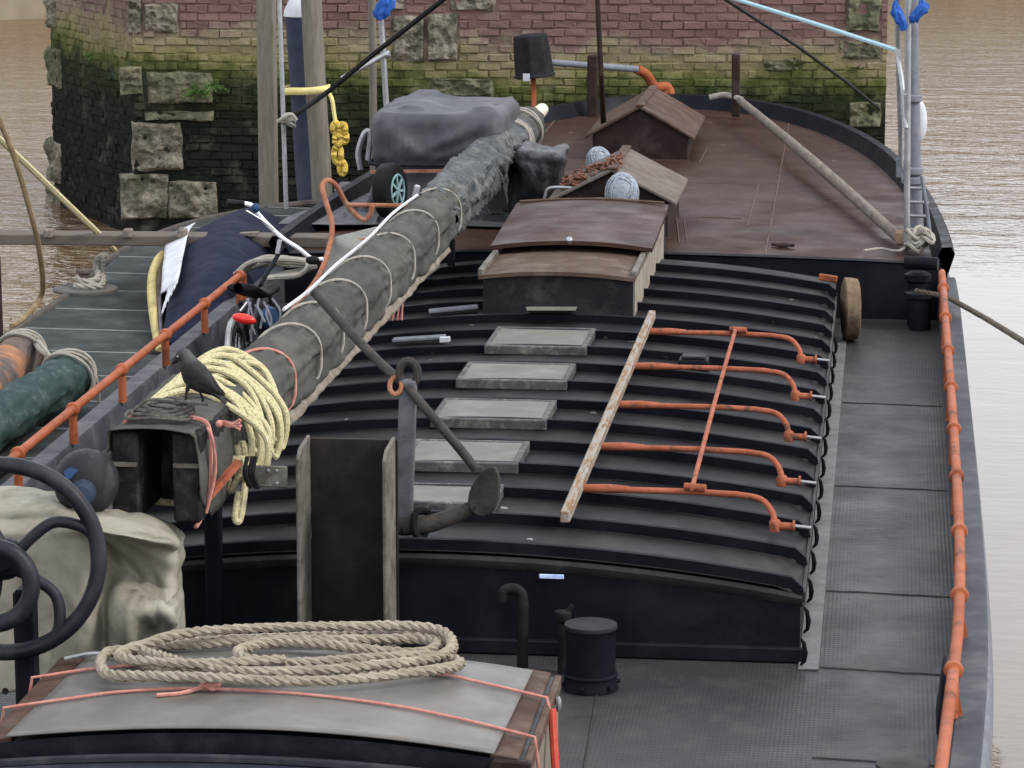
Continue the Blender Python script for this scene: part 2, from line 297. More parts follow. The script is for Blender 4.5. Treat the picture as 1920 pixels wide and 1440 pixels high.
def brick_material(rand):
    # purple-red brick above, an ochre lichen band, algae-green to black brick in the splash zone
    m = bpy.data.materials.new('river_brick'); m.use_nodes = True
    t = m.node_tree; N, L = t.nodes, t.links; p = N['Principled BSDF']
    g = N.new('ShaderNodeNewGeometry')
    sep = N.new('ShaderNodeSeparateXYZ'); L.new(g.outputs['Position'], sep.inputs[0])
    def nz(s, d=8):
        n = N.new('ShaderNodeTexNoise'); n.inputs['Scale'].default_value = s; n.inputs['Detail'].default_value = d
        n.inputs['Roughness'].default_value = 0.65
        L.new(g.outputs['Position'], n.inputs['Vector']); return n.outputs['Fac']
    def mul(a, k, c=0.0):
        n = N.new('ShaderNodeMath'); n.operation = 'MULTIPLY_ADD'; n.inputs[1].default_value = k; n.inputs[2].default_value = c
        L.new(a, n.inputs[0]); return n.outputs[0]
    def add(a, b):
        n = N.new('ShaderNodeMath'); n.operation = 'ADD'; L.new(a, n.inputs[0]); L.new(b, n.inputs[1]); return n.outputs[0]
    # growth reaches higher on the shaded upstream (left) end
    xs = N.new('ShaderNodeMapRange'); xs.inputs[1].default_value = -7; xs.inputs[2].default_value = -2; xs.inputs[3].default_value = -0.3; xs.inputs[4].default_value = 0.0
    L.new(sep.outputs[0], xs.inputs[0])
    hgt = add(add(add(sep.outputs[2], mul(nz(1.3), 1.0, -0.5)), mul(nz(6.0, 4), 0.6, -0.3)), xs.outputs[0])
    mr = N.new('ShaderNodeMapRange'); mr.inputs[1].default_value = -0.9; mr.inputs[2].default_value = 1.9
    L.new(hgt, mr.inputs[0])
    r = N.new('ShaderNodeValToRGB'); e = r.color_ramp.elements
    e[0].position = 0.0; e[0].color = (0.01, 0.011, 0.009, 1)
    e[1].position = 1.0; e[1].color = (0.15, 0.088, 0.08, 1)
    for pos, c in ((0.4, (0.011, 0.014, 0.009)), (0.53, (0.02, 0.028, 0.012)), (0.6, (0.07, 0.08, 0.024)), (0.66, (0.16, 0.145, 0.066)), (0.74, (0.2, 0.165, 0.11)), (0.8, (0.15, 0.092, 0.082))):
        q = e.new(pos); q.color = (*c, 1)
    L.new(mr.outputs[0], r.inputs[0])
    hv = N.new('ShaderNodeHueSaturation')
    if rand:
        oi = N.new('ShaderNodeObjectInfo'); rs = oi.outputs['Random']
    else:
        rs = nz(4.0, 1)
    mm = N.new('ShaderNodeMapRange'); mm.inputs[3].default_value = 0.86; mm.inputs[4].default_value = 1.14
    L.new(rs, mm.inputs[0]); L.new(mm.outputs[0], hv.inputs['Value']); L.new(r.outputs[0], hv.inputs['Color'])
    mx = N.new('ShaderNodeMixRGB'); mx.inputs[2].default_value = (0.13, 0.118, 0.09, 1)
    mm2 = N.new('ShaderNodeMapRange'); mm2.inputs[1].default_value = 0.55; mm2.inputs[2].default_value = 0.72; mm2.inputs[4].default_value = 0.45
    L.new(nz(3.0), mm2.inputs[0]); L.new(mm2.outputs[0], mx.inputs[0]); L.new(hv.outputs[0], mx.inputs[1])
    L.new(mx.outputs[0], p.inputs['Base Color'])
    p.inputs['Roughness'].default_value = 0.85; p.inputs['Specular IOR Level'].default_value = 0.06
    b = N.new('ShaderNodeBump'); b.inputs['Strength'].default_value = 0.9; b.inputs['Distance'].default_value = 0.012
    L.new(nz(30, 5), b.inputs['Height']); L.new(b.outputs[0], p.inputs['Normal'])
    return m


# ------------------------------------------------------------------ mesh helpers
def V(*a): return Vector(a)


def crom(pts, n=8, closed=False):
    P = [Vector(p) for p in pts]
    out = []
    m = len(P)
    rng = m if closed else m - 1
    for i in range(rng):
        p0 = P[(i - 1) % m] if closed or i > 0 else P[0] * 2 - P[1]
        p1 = P[i]
        p2 = P[(i + 1) % m]
        p3 = P[(i + 2) % m] if closed or i + 2 < m else P[-1] * 2 - P[-2]
        for k in range(n):
            t = k / n
            out.append(0.5 * ((2 * p1) + (p2 - p0) * t + (2 * p0 - 5 * p1 + 4 * p2 - p3) * t * t + (3 * p1 - p0 - 3 * p2 + p3) * t ** 3))
    if not closed: out.append(P[-1].copy())
    return out


WP = {}


def origin_of(o):
    return WP.get(o.name, Vector((0, 0, 0)))


class MB:
    def __init__(s):
        s.v = []; s.f = []; s.sm = []

    def add(s, verts, faces, smooth=False):
        b = len(s.v)
        s.v += [Vector(p) for p in verts]
        for f in faces:
            s.f.append([b + i for i in f]); s.sm.append(smooth)
        return s

    def box(s, c, d, rot=None):
        c = Vector(c); h = Vector(d) / 2
        pts = []
        for z in (-1, 1):
            for x, y in ((-1, -1), (1, -1), (1, 1), (-1, 1)):
                q = Vector((x * h.x, y * h.y, z * h.z))
                if rot is not None: q = rot @ q
                pts.append(c + q)
        return s.add(pts, [(3, 2, 1, 0), (4, 5, 6, 7), (0, 1, 5, 4), (1, 2, 6, 5), (2, 3, 7, 6), (3, 0, 4, 7)])

    def hexa(s, p):  # 8 corners: 4 bottom ccw, 4 top ccw
        return s.add(p, [(3, 2, 1, 0), (4, 5, 6, 7), (0, 1, 5, 4), (1, 2, 6, 5), (2, 3, 7, 6), (3, 0, 4, 7)])

    def beam(s, a, b, w_, h_, up=(0, 0, 1)):
        a, b = Vector(a), Vector(b)
        d = (b - a).normalized(); u = Vector(up); x = d.cross(u)
        if x.length < 1e-4: x = d.cross(Vector((1, 0, 0)))
        x.normalize(); u = x.cross(d)
        pts = []
        for q in (a, b):
            for i, j in ((-1, -1), (1, -1), (1, 1), (-1, 1)):
                pts.append(q + x * (i * w_ / 2) + u * (j * h_ / 2))
        return s.add(pts, [(0, 1, 2, 3), (7, 6, 5, 4), (4, 5, 1, 0), (5, 6, 2, 1), (6, 7, 3, 2), (7, 4, 0, 3)])

    def tube(s, pts, r, n=10, closed=False, cap=True, flat=None):
        P = [Vector(p) for p in pts]
        m = len(P)
        rr = r if isinstance(r, (list, tuple)) else [r] * m
        T = []
        for i in range(m):
            if closed: t = P[(i + 1) % m] - P[(i - 1) % m]
            else: t = P[min(i + 1, m - 1)] - P[max(i - 1, 0)]
            T.append(t.normalized())
        u = T[0].orthogonal().normalized()
        vs, fs = [], []
        for i in range(m):
            u = (u - T[i] * u.dot(T[i]))
            if u.length < 1e-6: u = T[i].orthogonal()
            u.normalize(); w2 = T[i].cross(u)
            for k in range(n):
                a = 2 * math.pi * k / n
                vs.append(P[i] + (u * math.cos(a) + w2 * math.sin(a)) * rr[i])
        last = m if closed else m - 1
        for i in range(last):
            j = (i + 1) % m
            for k in range(n):
                k2 = (k + 1) % n
                fs.append((i * n + k, i * n + k2, j * n + k2, j * n + k))
        s.add(vs, fs, True)
        if cap and not closed:
            s.add([vs[k] for k in range(n)], [tuple(reversed(range(n)))])
            s.add([vs[(m - 1) * n + k] for k in range(n)], [tuple(range(n))])
        return s

    def rope(s, pts, r, pitch=None, strands=3, n=6, closed=False):
        P = [Vector(p) for p in pts]
        pitch = pitch or r * 7
        seg = r * 1.1
        Q = []
        idx = range(len(P) if closed else len(P) - 1)
        for i in idx:
            a, b = P[i], P[(i + 1) % len(P)]
            k = max(1, int((b - a).length / seg))
            for j in range(k): Q.append(a.lerp(b, j / k))
        if not closed: Q.append(P[-1])
        m = len(Q)
        u = None; frames = []; L = 0; acc = []
        for i in range(m):
            t = (Q[min(i + 1, m - 1)] - Q[max(i - 1, 0)]).normalized()
            if u is None: u = t.orthogonal().normalized()
            u = u - t * u.dot(t); u.normalize()
            frames.append((u.copy(), t.cross(u)))
            if i: L += (Q[i] - Q[i - 1]).length
            acc.append(L)
        for q in range(strands):
            path = []
            for i in range(m):
                a = 2 * math.pi * (acc[i] / pitch + q / strands)
                path.append(Q[i] + (frames[i][0] * math.cos(a) + frames[i][1] * math.sin(a)) * r * 0.5)
            s.tube(path, r * 0.56, n)
        return s

    def lathe(s, prof, c, axis=(0, 0, 1), n=24, cap=True):
        a = Vector(axis).normalized(); u = a.orthogonal().normalized(); w2 = a.cross(u); c = Vector(c)
        vs, fs = [], []
        for r_, h in prof:
            for k in range(n):
                t = 2 * math.pi * k / n
                vs.append(c + a * h + (u * math.cos(t) + w2 * math.sin(t)) * r_)
        for i in range(len(prof) - 1):
            for k in range(n):
                k2 = (k + 1) % n
                fs.append((i * n + k, i * n + k2, (i + 1) * n + k2, (i + 1) * n + k))
        s.add(vs, fs, True)
        if cap:
            s.add(vs[:n], [tuple(reversed(range(n)))]); s.add(vs[-n:], [tuple(range(n))])
        return s

    def grid(s, fn, nu, nv, cu=False, smooth=True):
        vs = [fn(i / (nu if cu else nu - 1), j / (nv - 1)) for j in range(nv) for i in range(nu)]
        fs = []
        for j in range(nv - 1):
            for i in range(nu if cu else nu - 1):
                i2 = (i + 1) % nu
                fs.append((j * nu + i, j * nu + i2, (j + 1) * nu + i2, (j + 1) * nu + i))
        return s.add(vs, fs, smooth)

    def prism(s, poly, off):
        off = Vector(off); n = len(poly)
        vs = [Vector(p) for p in poly] + [Vector(p) + off for p in poly]
        return s.add(vs, [tuple(reversed(range(n))), tuple(range(n, 2 * n))] + [(i, (i + 1) % n, n + (i + 1) % n, n + i) for i in range(n)])

    def sphere(s, c, r, n=16, sc=(1, 1, 1), rot=None):
        c = Vector(c)
        def fn(u, v):
            a = u * 2 * math.pi; b = (v - 0.5) * math.pi * 0.998
            q = Vector((math.cos(a) * math.cos(b) * r * sc[0], math.sin(a) * math.cos(b) * r * sc[1], math.sin(b) * r * sc[2]))
            return c + (rot @ q if rot is not None else q)
        return s.grid(fn, n, n // 2 + 1, True)

    def build(s, name, m, parent=None, bevel=0.0, solid=0.0, segs=1, subsurf=0, sharp=38, weld=False):
        if parent is not None: org = origin_of(parent)
        else:
            lo = [min(p[i] for p in s.v) for i in range(3)]; hi = [max(p[i] for p in s.v) for i in range(3)]
            org = Vector(((lo[0] + hi[0]) / 2, (lo[1] + hi[1]) / 2, lo[2]))
        me = bpy.data.meshes.new(name)
        me.from_pydata([tuple(p - org) for p in s.v], [], s.f)
        me.polygons.foreach_set('use_smooth', s.sm)
        bm = bmesh.new(); bm.from_mesh(me)
        if weld: bmesh.ops.remove_doubles(bm, verts=bm.verts, dist=1e-5)
        bmesh.ops.recalc_face_normals(bm, faces=bm.faces)
        for e in bm.edges:
            if len(e.link_faces) == 2 and e.calc_face_angle(0) > R(sharp): e.smooth = False
        bm.to_mesh(me); bm.free()
        me.materials.append(m)
        o = bpy.data.objects.new(name, me)
        col.objects.link(o)
        if parent is not None: o.parent = parent
        else: o.location = org
        WP[o.name] = org.copy()
        if solid:
            md = o.modifiers.new('solid', 'SOLIDIFY'); md.thickness = solid; md.offset = 0
        if bevel:
            md = o.modifiers.new('bevel', 'BEVEL'); md.width = bevel; md.segments = segs; md.limit_method = 'ANGLE'; md.angle_limit = R(40)
        if subsurf:
            md = o.modifiers.new('sub', 'SUBSURF'); md.levels = subsurf; md.render_levels = subsurf
        return o


def tag(o, label=None, cat=None, group=None, kind=None):
    if label: o['label'] = label
    if cat: o['category'] = cat
    if group: o['group'] = group
    if kind: o['kind'] = kind
    return o


def thing(name, loc, label, cat, group=None):
    o = bpy.data.objects.new(name, None)
    o.empty_display_size = 0.2
    col.objects.link(o); o.location = loc
    WP[o.name] = Vector(loc)
    return tag(o, label, cat, group)


def nzv(p, f, amp, seed=0.0):
    q = Vector(p) * f + Vector((seed, seed * 1.7, -seed))
    return noise.noise_vector(q) * amp


def drape(ctrl, n=8, amp=0.0, freq=4.0, seed=0.0, ridge=0.0, rfreq=6.0, aniso=(1, 1, 1), fold=None):
    """smooth cloth through a grid of 3D control points, with soft waves and sharp creases along the normal"""
    rows = [crom(r_, n) for r_ in ctrl]
    cols = [crom([r_[i] for r_ in rows], n) for i in range(len(rows[0]))]
    nu, nv = len(cols), len(cols[0])
    vs = []
    sv_ = Vector((seed, seed * 0.7, -seed))
    for j in range(nv):
        for i in range(nu):
            p = cols[i][j].copy()
            du = cols[min(i + 1, nu - 1)][j] - cols[max(i - 1, 0)][j]; dv = cols[i][min(j + 1, nv - 1)] - cols[i][max(j - 1, 0)]
            nrm = du.cross(dv)
            if nrm.length > 1e-9: nrm.normalize()
            if nrm.y > 0: nrm = -nrm
            if amp: p += nzv(p, freq, amp, seed)
            if ridge:
                q = Vector((p.x * aniso[0], p.y * aniso[1], p.z * aniso[2]))
                q = q + noise.noise_vector(q * 1.7 + sv_) * 0.25
                k = 0
                for f, g in ((0.55, 1.0), (1.0, 0.75), (2.1, 0.35)):
                    v_ = noise.noise(q * rfreq * f + sv_ * (1 + f))
                    k += g * (1 - min(1, abs(v_) * 3.2)) - g * 0.35
                p += nrm * (k * ridge)
            if fold: p += nrm * fold(p)
            vs.append(p)
    m = MB()
    m.add(vs, [(j * nu + i, j * nu + i + 1, (j + 1) * nu + i + 1, (j + 1) * nu + i) for j in range(nv - 1) for i in range(nu - 1)], True)
    return m


def crease(p, f, an=(1, 1, 1), seed=0.0):
    """polygonal crease network of stiff cloth: sharp ridges between flatter panels"""
    q = Vector((p.x * an[0], p.y * an[1], p.z * an[2])) * f
    q = q + noise.noise_vector(q * 0.7 + Vector((seed, 1, 2))) * 0.35 + Vector((seed, seed, 0))
    d, _ = noise.voronoi(q)
    return 0.35 - min(0.7, d[1] - d[0])


def creaselines(p, segs):
    """straight hard creases of a stiff sheet: segs are (a, b, height, half width), compared in the X-Z plane"""
    k = 0
    for a, b, h, w_ in segs:
        dx, dz = b.x - a.x, b.z - a.z
        L2 = dx * dx + dz * dz
        t_ = ((p.x - a.x) * dx + (p.z - a.z) * dz) / L2
        if -0.15 < t_ < 1.15:
            d = abs((p.x - a.x) * dz - (p.z - a.z) * dx) / math.sqrt(L2)
            e = min(1, (t_ + 0.15) / 0.3, (1.15 - t_) / 0.3)
            k += h * max(0, 1 - d / w_) * e
    return k


def cloth(o, ux, uy, w_, h_, nx, ny, boxes, floor, steps=150, iters=8, cinch=None, seed=0, rough=0.02, ex=0.0, post=None):
    """position-based cloth: a sheet let fall over rounded boxes"""
    import numpy as np
    rg = np.random.RandomState(seed)
    o, ux, uy = (np.array(q, float) for q in (o, ux, uy))
    gu, gv = np.meshgrid(np.linspace(0, w_, nx), np.linspace(0, h_, ny))
    P = o + gu[..., None] * ux + gv[..., None] * uy
    base = np.zeros((ny, nx))
    for f in (2, 4, 7, 11, 17):
        base += np.sin(gu * f * 2.1 + rg.rand() * 6 + gv * f * rg.randn()) * np.sin(gv * f * 1.7 + rg.rand() * 6) / f
    P[..., 2] += base * rough
    Vv = np.zeros_like(P)
    sets = []
    def addset(di, dj, k, oi, oj, step):
        sets.append((slice(oi, ny - di, step[0]), slice(oj, nx - dj, step[1]), di, dj, k))
    for a_ in (0, 1):
        addset(0, 1, 1.0, 0, a_, (1, 2)); addset(1, 0, 1.0, a_, 0, (2, 1))
    for a_ in (0, 1):
        sets.append(('d1', a_)); sets.append(('d2', a_))
    lu, lv = w_ / (nx - 1) * (1 + ex), h_ / (ny - 1) * (1 + ex)      # slack cloth: it must buckle
    ld = math.hypot(lu, lv)
    def solve(A, B, L, k):
        d = B - A; l = np.linalg.norm(d, axis=-1, keepdims=True) + 1e-9
        c = d * ((l - L) / l * 0.5 * k)
        return A + c, B - c
    def collide(P):
        best = None
        for (c, h, r) in boxes:
            c = np.array(c); h = np.array(h) - r
            d = P - c; q = np.abs(d) - h
            qm = np.maximum(q, 0); out = np.linalg.norm(qm, axis=-1)
            ins = np.minimum(q.max(-1), 0)
            dist = out + ins - r
            n = np.sign(d) * qm / (out[..., None] + 1e-9)
            ax_ = q.argmax(-1)
            ni = np.zeros_like(P); np.put_along_axis(ni, ax_[..., None], np.take_along_axis(np.sign(d), ax_[..., None], -1), -1)
            n = np.where(out[..., None] > 1e-6, n, ni)
            pen = np.maximum(0, 0.008 - dist)
            P = P + n * pen[..., None]
            hit = pen > 0
            best = hit if best is None else (best | hit)
        below = P[..., 2] < floor
        P[..., 2] = np.maximum(P[..., 2], floor)
        return P, best | below
    dt = 0.02
    for st_ in range(steps):
        prev = P.copy()
        Vv[..., 2] -= 9.8 * dt
        P = P + Vv * dt
        for it in range(iters):
            for q in sets:
                if q[0] == 'd1':
                    a_ = q[1]; A, B = P[a_:-1:2, :-1], P[a_ + 1::2, 1:]
                    m_ = min(A.shape[0], B.shape[0]); P[a_:-1:2, :-1][:m_], P[a_ + 1::2, 1:][:m_] = solve(A[:m_].copy(), B[:m_].copy(), ld, 0.35)
                elif q[0] == 'd2':
                    a_ = q[1]; A, B = P[a_:-1:2, 1:], P[a_ + 1::2, :-1]
                    m_ = min(A.shape[0], B.shape[0]); P[a_:-1:2, 1:][:m_], P[a_ + 1::2, :-1][:m_] = solve(A[:m_].copy(), B[:m_].copy(), ld, 0.35)
                else:
                    si, sj, di, dj, k = q
                    A = P[si, sj].copy()
                    s2 = slice(si.start + di, None if di else None, si.step); s3 = slice(sj.start + dj, None, sj.step)
                    B = P[s2, s3].copy()
                    m0, m1 = min(A.shape[0], B.shape[0]), min(A.shape[1], B.shape[1])
                    A2, B2 = solve(A[:m0, :m1], B[:m0, :m1], lu if dj else lv, k)
                    P[si, sj][:m0, :m1] = A2; P[s2, s3][:m0, :m1] = B2
            # mild bending
            P[1:-1, :] += 0.006 * ((P[:-2, :] + P[2:, :]) / 2 - P[1:-1, :]); P[:, 1:-1] += 0.006 * ((P[:, :-2] + P[:, 2:]) / 2 - P[:, 1:-1])
            if cinch and st_ > steps * 0.35:
                zc, zb, cx, cy, hx, hy = cinch
                band = np.exp(-((P[..., 2] - zc) / zb) ** 2)
                for ax_, c_, h_2 in ((0, cx, hx), (1, cy, hy)):
                    d = P[..., ax_] - c_
                    ex = np.maximum(0, np.abs(d) - h_2) * np.sign(d)
                    P[..., ax_] -= ex * band * 0.3
            P, hit = collide(P)
        Vv = (P - prev) / dt * 0.97
        Vv[hit] *= 0.35
    if post:
        nu_, nv_ = np.gradient(P, axis=1), np.gradient(P, axis=0)
        nn_ = np.cross(nu_, nv_); nn_ /= np.linalg.norm(nn_, axis=-1, keepdims=True) + 1e-9
        nn_[nn_[..., 2] < -0.2] *= -1
        for j in range(ny):
            for i in range(nx):
                P[j, i] += nn_[j, i] * post(Vector(P[j, i]))
    m = MB()
    m.add([Vector(p) for p in P.reshape(-1, 3)], [(j * nx + i, j * nx + i + 1, (j + 1) * nx + i + 1, (j + 1) * nx + i) for j in range(ny - 1) for i in range(nx - 1)], True)
    return m


# ================================================================== SETTING
WZ = -0.9
m = MB(); m.add([(-160, -30, WZ), (160, -30, WZ), (160, 260, WZ), (-160, 260, WZ)], [(0, 1, 2, 3)])
tag(m.build('water', water_material()), kind='structure')
# far bank: stone-edged quay running across beyond the pier
q0, q1 = V(-40, 51, 0), V(75, 118, 0)
m = MB(); m.beam(q0 + V(0, 0, WZ + 0.2), q1 + V(0, 0, WZ + 0.2), 1.2, 0.9); qy = m.build('quay', quaym, bevel=0.05)
tag(qy, kind='structure')
m = MB(); m.beam(q0 + V(-0.3, 1.2, 1.8), q1 + V(-0.3, 1.2, 1.8), 1.4, 4.6); tag(m.build('quay_wall', quayw), kind='structure')


# ================================================================== BRICK PIER
PB, PC, PA = V(-6.0, 35.2, 0), V(2.12, 36.05, 0), V(-7.62, 37.9, 0)
PTOP, PBOT = 2.6, -1.2
pier = thing('bridge_pier', (-2, 36.6, PBOT), 'brick bridge pier with stone quoins, green with algae below, standing behind the barge', 'bridge pier')
m = MB()
ins = 0.014
dBC = (PC - PB).normalized(); nBC = V(dBC.y, -dBC.x, 0)
dAB = (PB - PA).normalized(); nAB = V(dAB.y, -dAB.x, 0)
Bi = PB - nBC * ins - nAB * ins * 0.5
poly = [PA - nAB * ins, Bi, PC - nBC * ins - dBC * 0.0, PC + V(-0.15, 5, 0), PA + V(-0.1, 3.5, 0)]
m.prism([p + V(0, 0, PBOT) for p in poly], (0, 0, PTOP - PBOT))
m.build('wall_core', brick_material(False), pier)
# stones given as rectangles (along face, height): pixel boxes read at the face's depth
stones = []   # face, s0, s1, z0, z1, proud, rough, material


def face_sz(p_, d_, n_, x, y):
    # intersect the view ray with the vertical face plane
    dd = at(x, y, Y=10) - CAM
    t = (p_ - CAM).dot(n_) / dd.dot(n_)
    q = CAM + dd * t
    return (q - p_).dot(d_), q.z


def stone(face, x0, y0, x1, y1, proud, mt, lab=None):
    p_, d_, n_ = (PB, dBC, nBC) if face == 'R' else (PA, dAB, nAB)
    a = face_sz(p_, d_, n_, x0, (y0 + y1) / 2)[0]; b = face_sz(p_, d_, n_, x1, (y0 + y1) / 2)[0]
    z1 = face_sz(p_, d_, n_, (x0 + x1) / 2, y0)[1]; z0 = face_sz(p_, d_, n_, (x0 + x1) / 2, y1)[1]
    stones.append((face, a, b, z0, z1))
    L_, H_ = b - a, z1 - z0
    mm = MB()
    sd_ = random.random() * 50
    def fn(u, v):
        # a rough-hewn block: front face with worn edges
        e = min(u, 1 - u, v, 1 - v)
        pr = proud * 0.3 * min(1, (e / 0.05)) ** 0.5
        q = p_ + d_ * (a + u * L_) + V(0, 0, z0 + v * H_)
        k = noise.fractal(q * 5 + V(sd_, 0, 0), 1.0, 2.0, 4)
        k2 = noise.noise(q * 14 + V(0, sd_, 0))
        ed = nzv(q, 4, 0.03, sd_)
        return q + n_ * (-0.06 + (0.06 + pr) * min(1, e / 0.05) + (k * 0.06 + (0.3 - abs(k2)) * 0.05) * min(1, e / 0.08)) + V(ed.x * (1 if e < .06 else 0), 0, ed.z * (1 if e < .06 else 0))
    mm.grid(fn, 30, 24)
    mm.build('stone', mt, pier, sharp=60)


stone('R', 246, 228, 345, 322, 0.05, stonem)
stone('R', 224, 326, 318, 414, 0.09, stonem)
stone('R', 312, 338, 412, 412, 0.10, stonem)
stone('R', 240, -6, 266, 66, 0.05, stonem)
stone('R', 268, 6, 336, 62, 0.05, stonem)
stone('R', 222, 124, 268, 178, 0.06, stonegrn)
stone('R', 272, 134, 402, 196, 0.08, stonegrn)
stone('R', 268, 208, 402, 226, 0.07, stonegrn)
stone('R', 735, 28, 797, 118, 0.04, stonem)
stone('R', 799, 24, 860, 118, 0.06, stonem)
stone('R', 802, 146, 928, 182, 0.05, stonegrn)
stone('R', 690, -6, 760, 18, 0.05, stonem)
stone('R', 840, -8, 930, 20, 0.05, stonem)
stone('R', 1586, -6, 1652, 62, 0.05, stonegrn)
stone('R', 1570, 74, 1652, 112, 0.05, stonegrn)
stone('R', 1590, 190, 1652, 240, 0.05, stonegrn)
stone('R', 1430, 112, 1500, 132, 0.04, stonegrn)
stone('L', 84, 0, 104, 52, 0.03, stonem)
stone('L', 86, 88, 114, 165, 0.03, stonegrn)
stone('L', 88, 262, 114, 345, 0.03, stonem)
stone('L', 90, 348, 112, 440, 0.03, stonem)

BR_H, BR_L = 0.081, 0.225
PITCHZ, PITCHX = 0.089, 0.234
bmeshes = []
brm, brs = brick_material(True), brick_material(False)
for k in range(7):
    rr = random.Random(k)
    mm = bpy.data.meshes.new('brick')
    bm_ = bmesh.new()
    bmesh.ops.create_cube(bm_, size=1)
    bmesh.ops.scale(bm_, vec=(BR_L, 0.09, BR_H), verts=bm_.verts)
    fe = [e for e in bm_.edges if all(v.co.y < 0 for v in e.verts)]
    bmesh.ops.bevel(bm_, geom=fe, offset=0.009, segments=1, affect='EDGES')
    for v in bm_.verts: v.co += Vector((rr.uniform(-.008, .008), rr.uniform(-.008, .008), rr.uniform(-.007, .007)))
    bm_.to_mesh(mm); bm_.free(); mm.materials.append(brm)
    bmeshes.append(mm)
cand = []
for face, p_, d_, n_, L_ in (('R', PB, dBC, nBC, (PC - PB).length), ('L', PA, dAB, nAB, (PB - PA).length)):
    ang = math.atan2(d_.y, d_.x)
    nz_ = int((PTOP - PBOT) / PITCHZ)
    for j in range(nz_):
        z = PBOT + (j + 0.5) * PITCHZ
        off = (j % 2) * PITCHX / 2
        for i in range(int(L_ / PITCHX) + 2):
            s0 = i * PITCHX - off; s1 = s0 + BR_L
            s0c, s1c = max(s0, 0.0), min(s1, L_)
            if s1c - s0c < 0.05: continue
            if any(f == face and s1c > a + 0.01 and s0c < b - 0.01 and z + .03 > z0 and z - .03 < z1 for f, a, b, z0, z1 in stones): 
                # trim against stone sides
                hit = [(a, b) for f, a, b, z0, z1 in stones if f == face and s1c > a + 0.01 and s0c < b - 0.01 and z + .03 > z0 and z - .03 < z1][0]
                if s0c < hit[0] - 0.05: s1c = hit[0] - 0.008
                elif s1c > hit[1] + 0.05: s0c = hit[1] + 0.008
                else: continue
            if random.random() < 0.012 and z < 0.9: continue      # lost bricks
            c = p_ + d_ * ((s0c + s1c) / 2 + random.uniform(-.006, .006)) + V(0, 0, z + random.uniform(-.005, .005) + 0.03 * noise.noise(V((s0c) * 0.7, 0.3 * j * PITCHZ, 5.0))) - n_ * (0.045 + random.uniform(-.007, .012))
            P = px(c)
            cand.append((c, ang, (s1c - s0c) / BR_L, random.randrange(7), P))


def showing(P):
    x, y = P
    if not (0 < y < 1440 and 0 < x < 1700): return False
    if x < 480: return 40 < y < 425 - max(0, (x - 300) * 0.25)
    if x < 640: return False
    if x < 985: return y < 165
    return y < 175


vis = [c for c in cand if showing(c[4])]
vis.sort(key=lambda c: (c[0] - CAM).length)
vis = vis[::max(1, len(vis) // 295)][:295]
ids = {id(c) for c in vis}
for c in cand:
    if id(c) in ids:
        o = bpy.data.objects.new('brick', bmeshes[c[3]]); col.objects.link(o); o.parent = pier
        o.location = c[0] - WP[pier.name]; o.rotation_euler = (random.uniform(-.02, .02), random.uniform(-.02, .02), c[1] + random.uniform(-.012, .012)); o.scale = (c[2], 1, 1)
rest = MB()
for c in cand:
    if id(c) not in ids:
        me = bmeshes[c[3]]; rot = Matrix.Rotation(c[1] + random.uniform(-.012, .012), 3, 'Z')
        rest.add([c[0] + rot @ Vector((v.co.x * c[2], v.co.y, v.co.z)) for v in me.vertices], [tuple(pp.vertices) for pp in me.polygons])
o = rest.build('brickwork', brs, pier); o['kind'] = 'stuff'


def plant(base, nrm, n, size, spread, label, down=0.2, mt=leafm, seed=0):
    rr = random.Random(seed)
    m_ = MB()
    for k in range(n):
        a = rr.uniform(-1, 1); ln = size * rr.uniform(0.6, 1.1)
        d = (V(dBC.x, dBC.y, 0) * a * spread + nrm * rr.uniform(.3, .9) + V(0, 0, rr.uniform(-.3, .8))).normalized()
        p0 = Vector(base) + nzv(V(k, 1, 2), 1.3, 0.05)
        pts = []
        for q in range(6):
            t = q / 5; pts.append(p0 + d * ln * t - V(0, 0, down * ln * t * t))
        m_.tube(pts, 0.0025, 4)
        sd_ = d.cross(V(0, 0, 1)).normalized()
        for q in range(1, 6):
            for sg in (-1, 1):
                b = pts[q]; w_ = ln * 0.28 * (1 - 0.12 * q) * rr.uniform(.7, 1.2)
                tip = b + sd_ * sg * w_ + d * w_ * 0.4 - V(0, 0, 0.1 * w_)
                md = (b + tip) / 2 + V(0, 0, 0.008)
                m_.add([b, md + d * w_ * 0.3, tip, md - d * w_ * 0.3], [(0, 1, 2, 3)])
    o_ = m_.build('wall_fern', mt)
    return tag(o_, label, 'plant', 'ferns growing on the pier')


def onface(x, y):
    s_, z_ = face_sz(PB, dBC, nBC, x, y)
    return PB + dBC * s_ + V(0, 0, z_) + nBC * 0.1
plant(onface(372, 172), nBC, 22, 0.2, 1.3, 'bright green fern on the stone ledge, largest on the pier', seed=1)
plant(onface(398, 158), nBC, 14, 0.17, 1.3, 'small bright fern just right of the largest fern on the pier', seed=2)
plant(onface(172, 105), nBC, 8, 0.11, 1.0, 'tiny fern tuft high on the left end of the pier', seed=3)
olive = mat('olive_moss', (0.05, 0.065, 0.02), (0.1, 0.12, 0.035), 30, 0.7, 0.8, 0)
plant(onface(1490, 118), nBC, 18, 0.16, 1.3, 'olive weed tuft on the right half of the pier', mt=olive, seed=4)
plant(onface(1600, 130), nBC, 16, 0.13, 1.6, 'olive weed tuft near the right corner of the pier', mt=olive, seed=5)

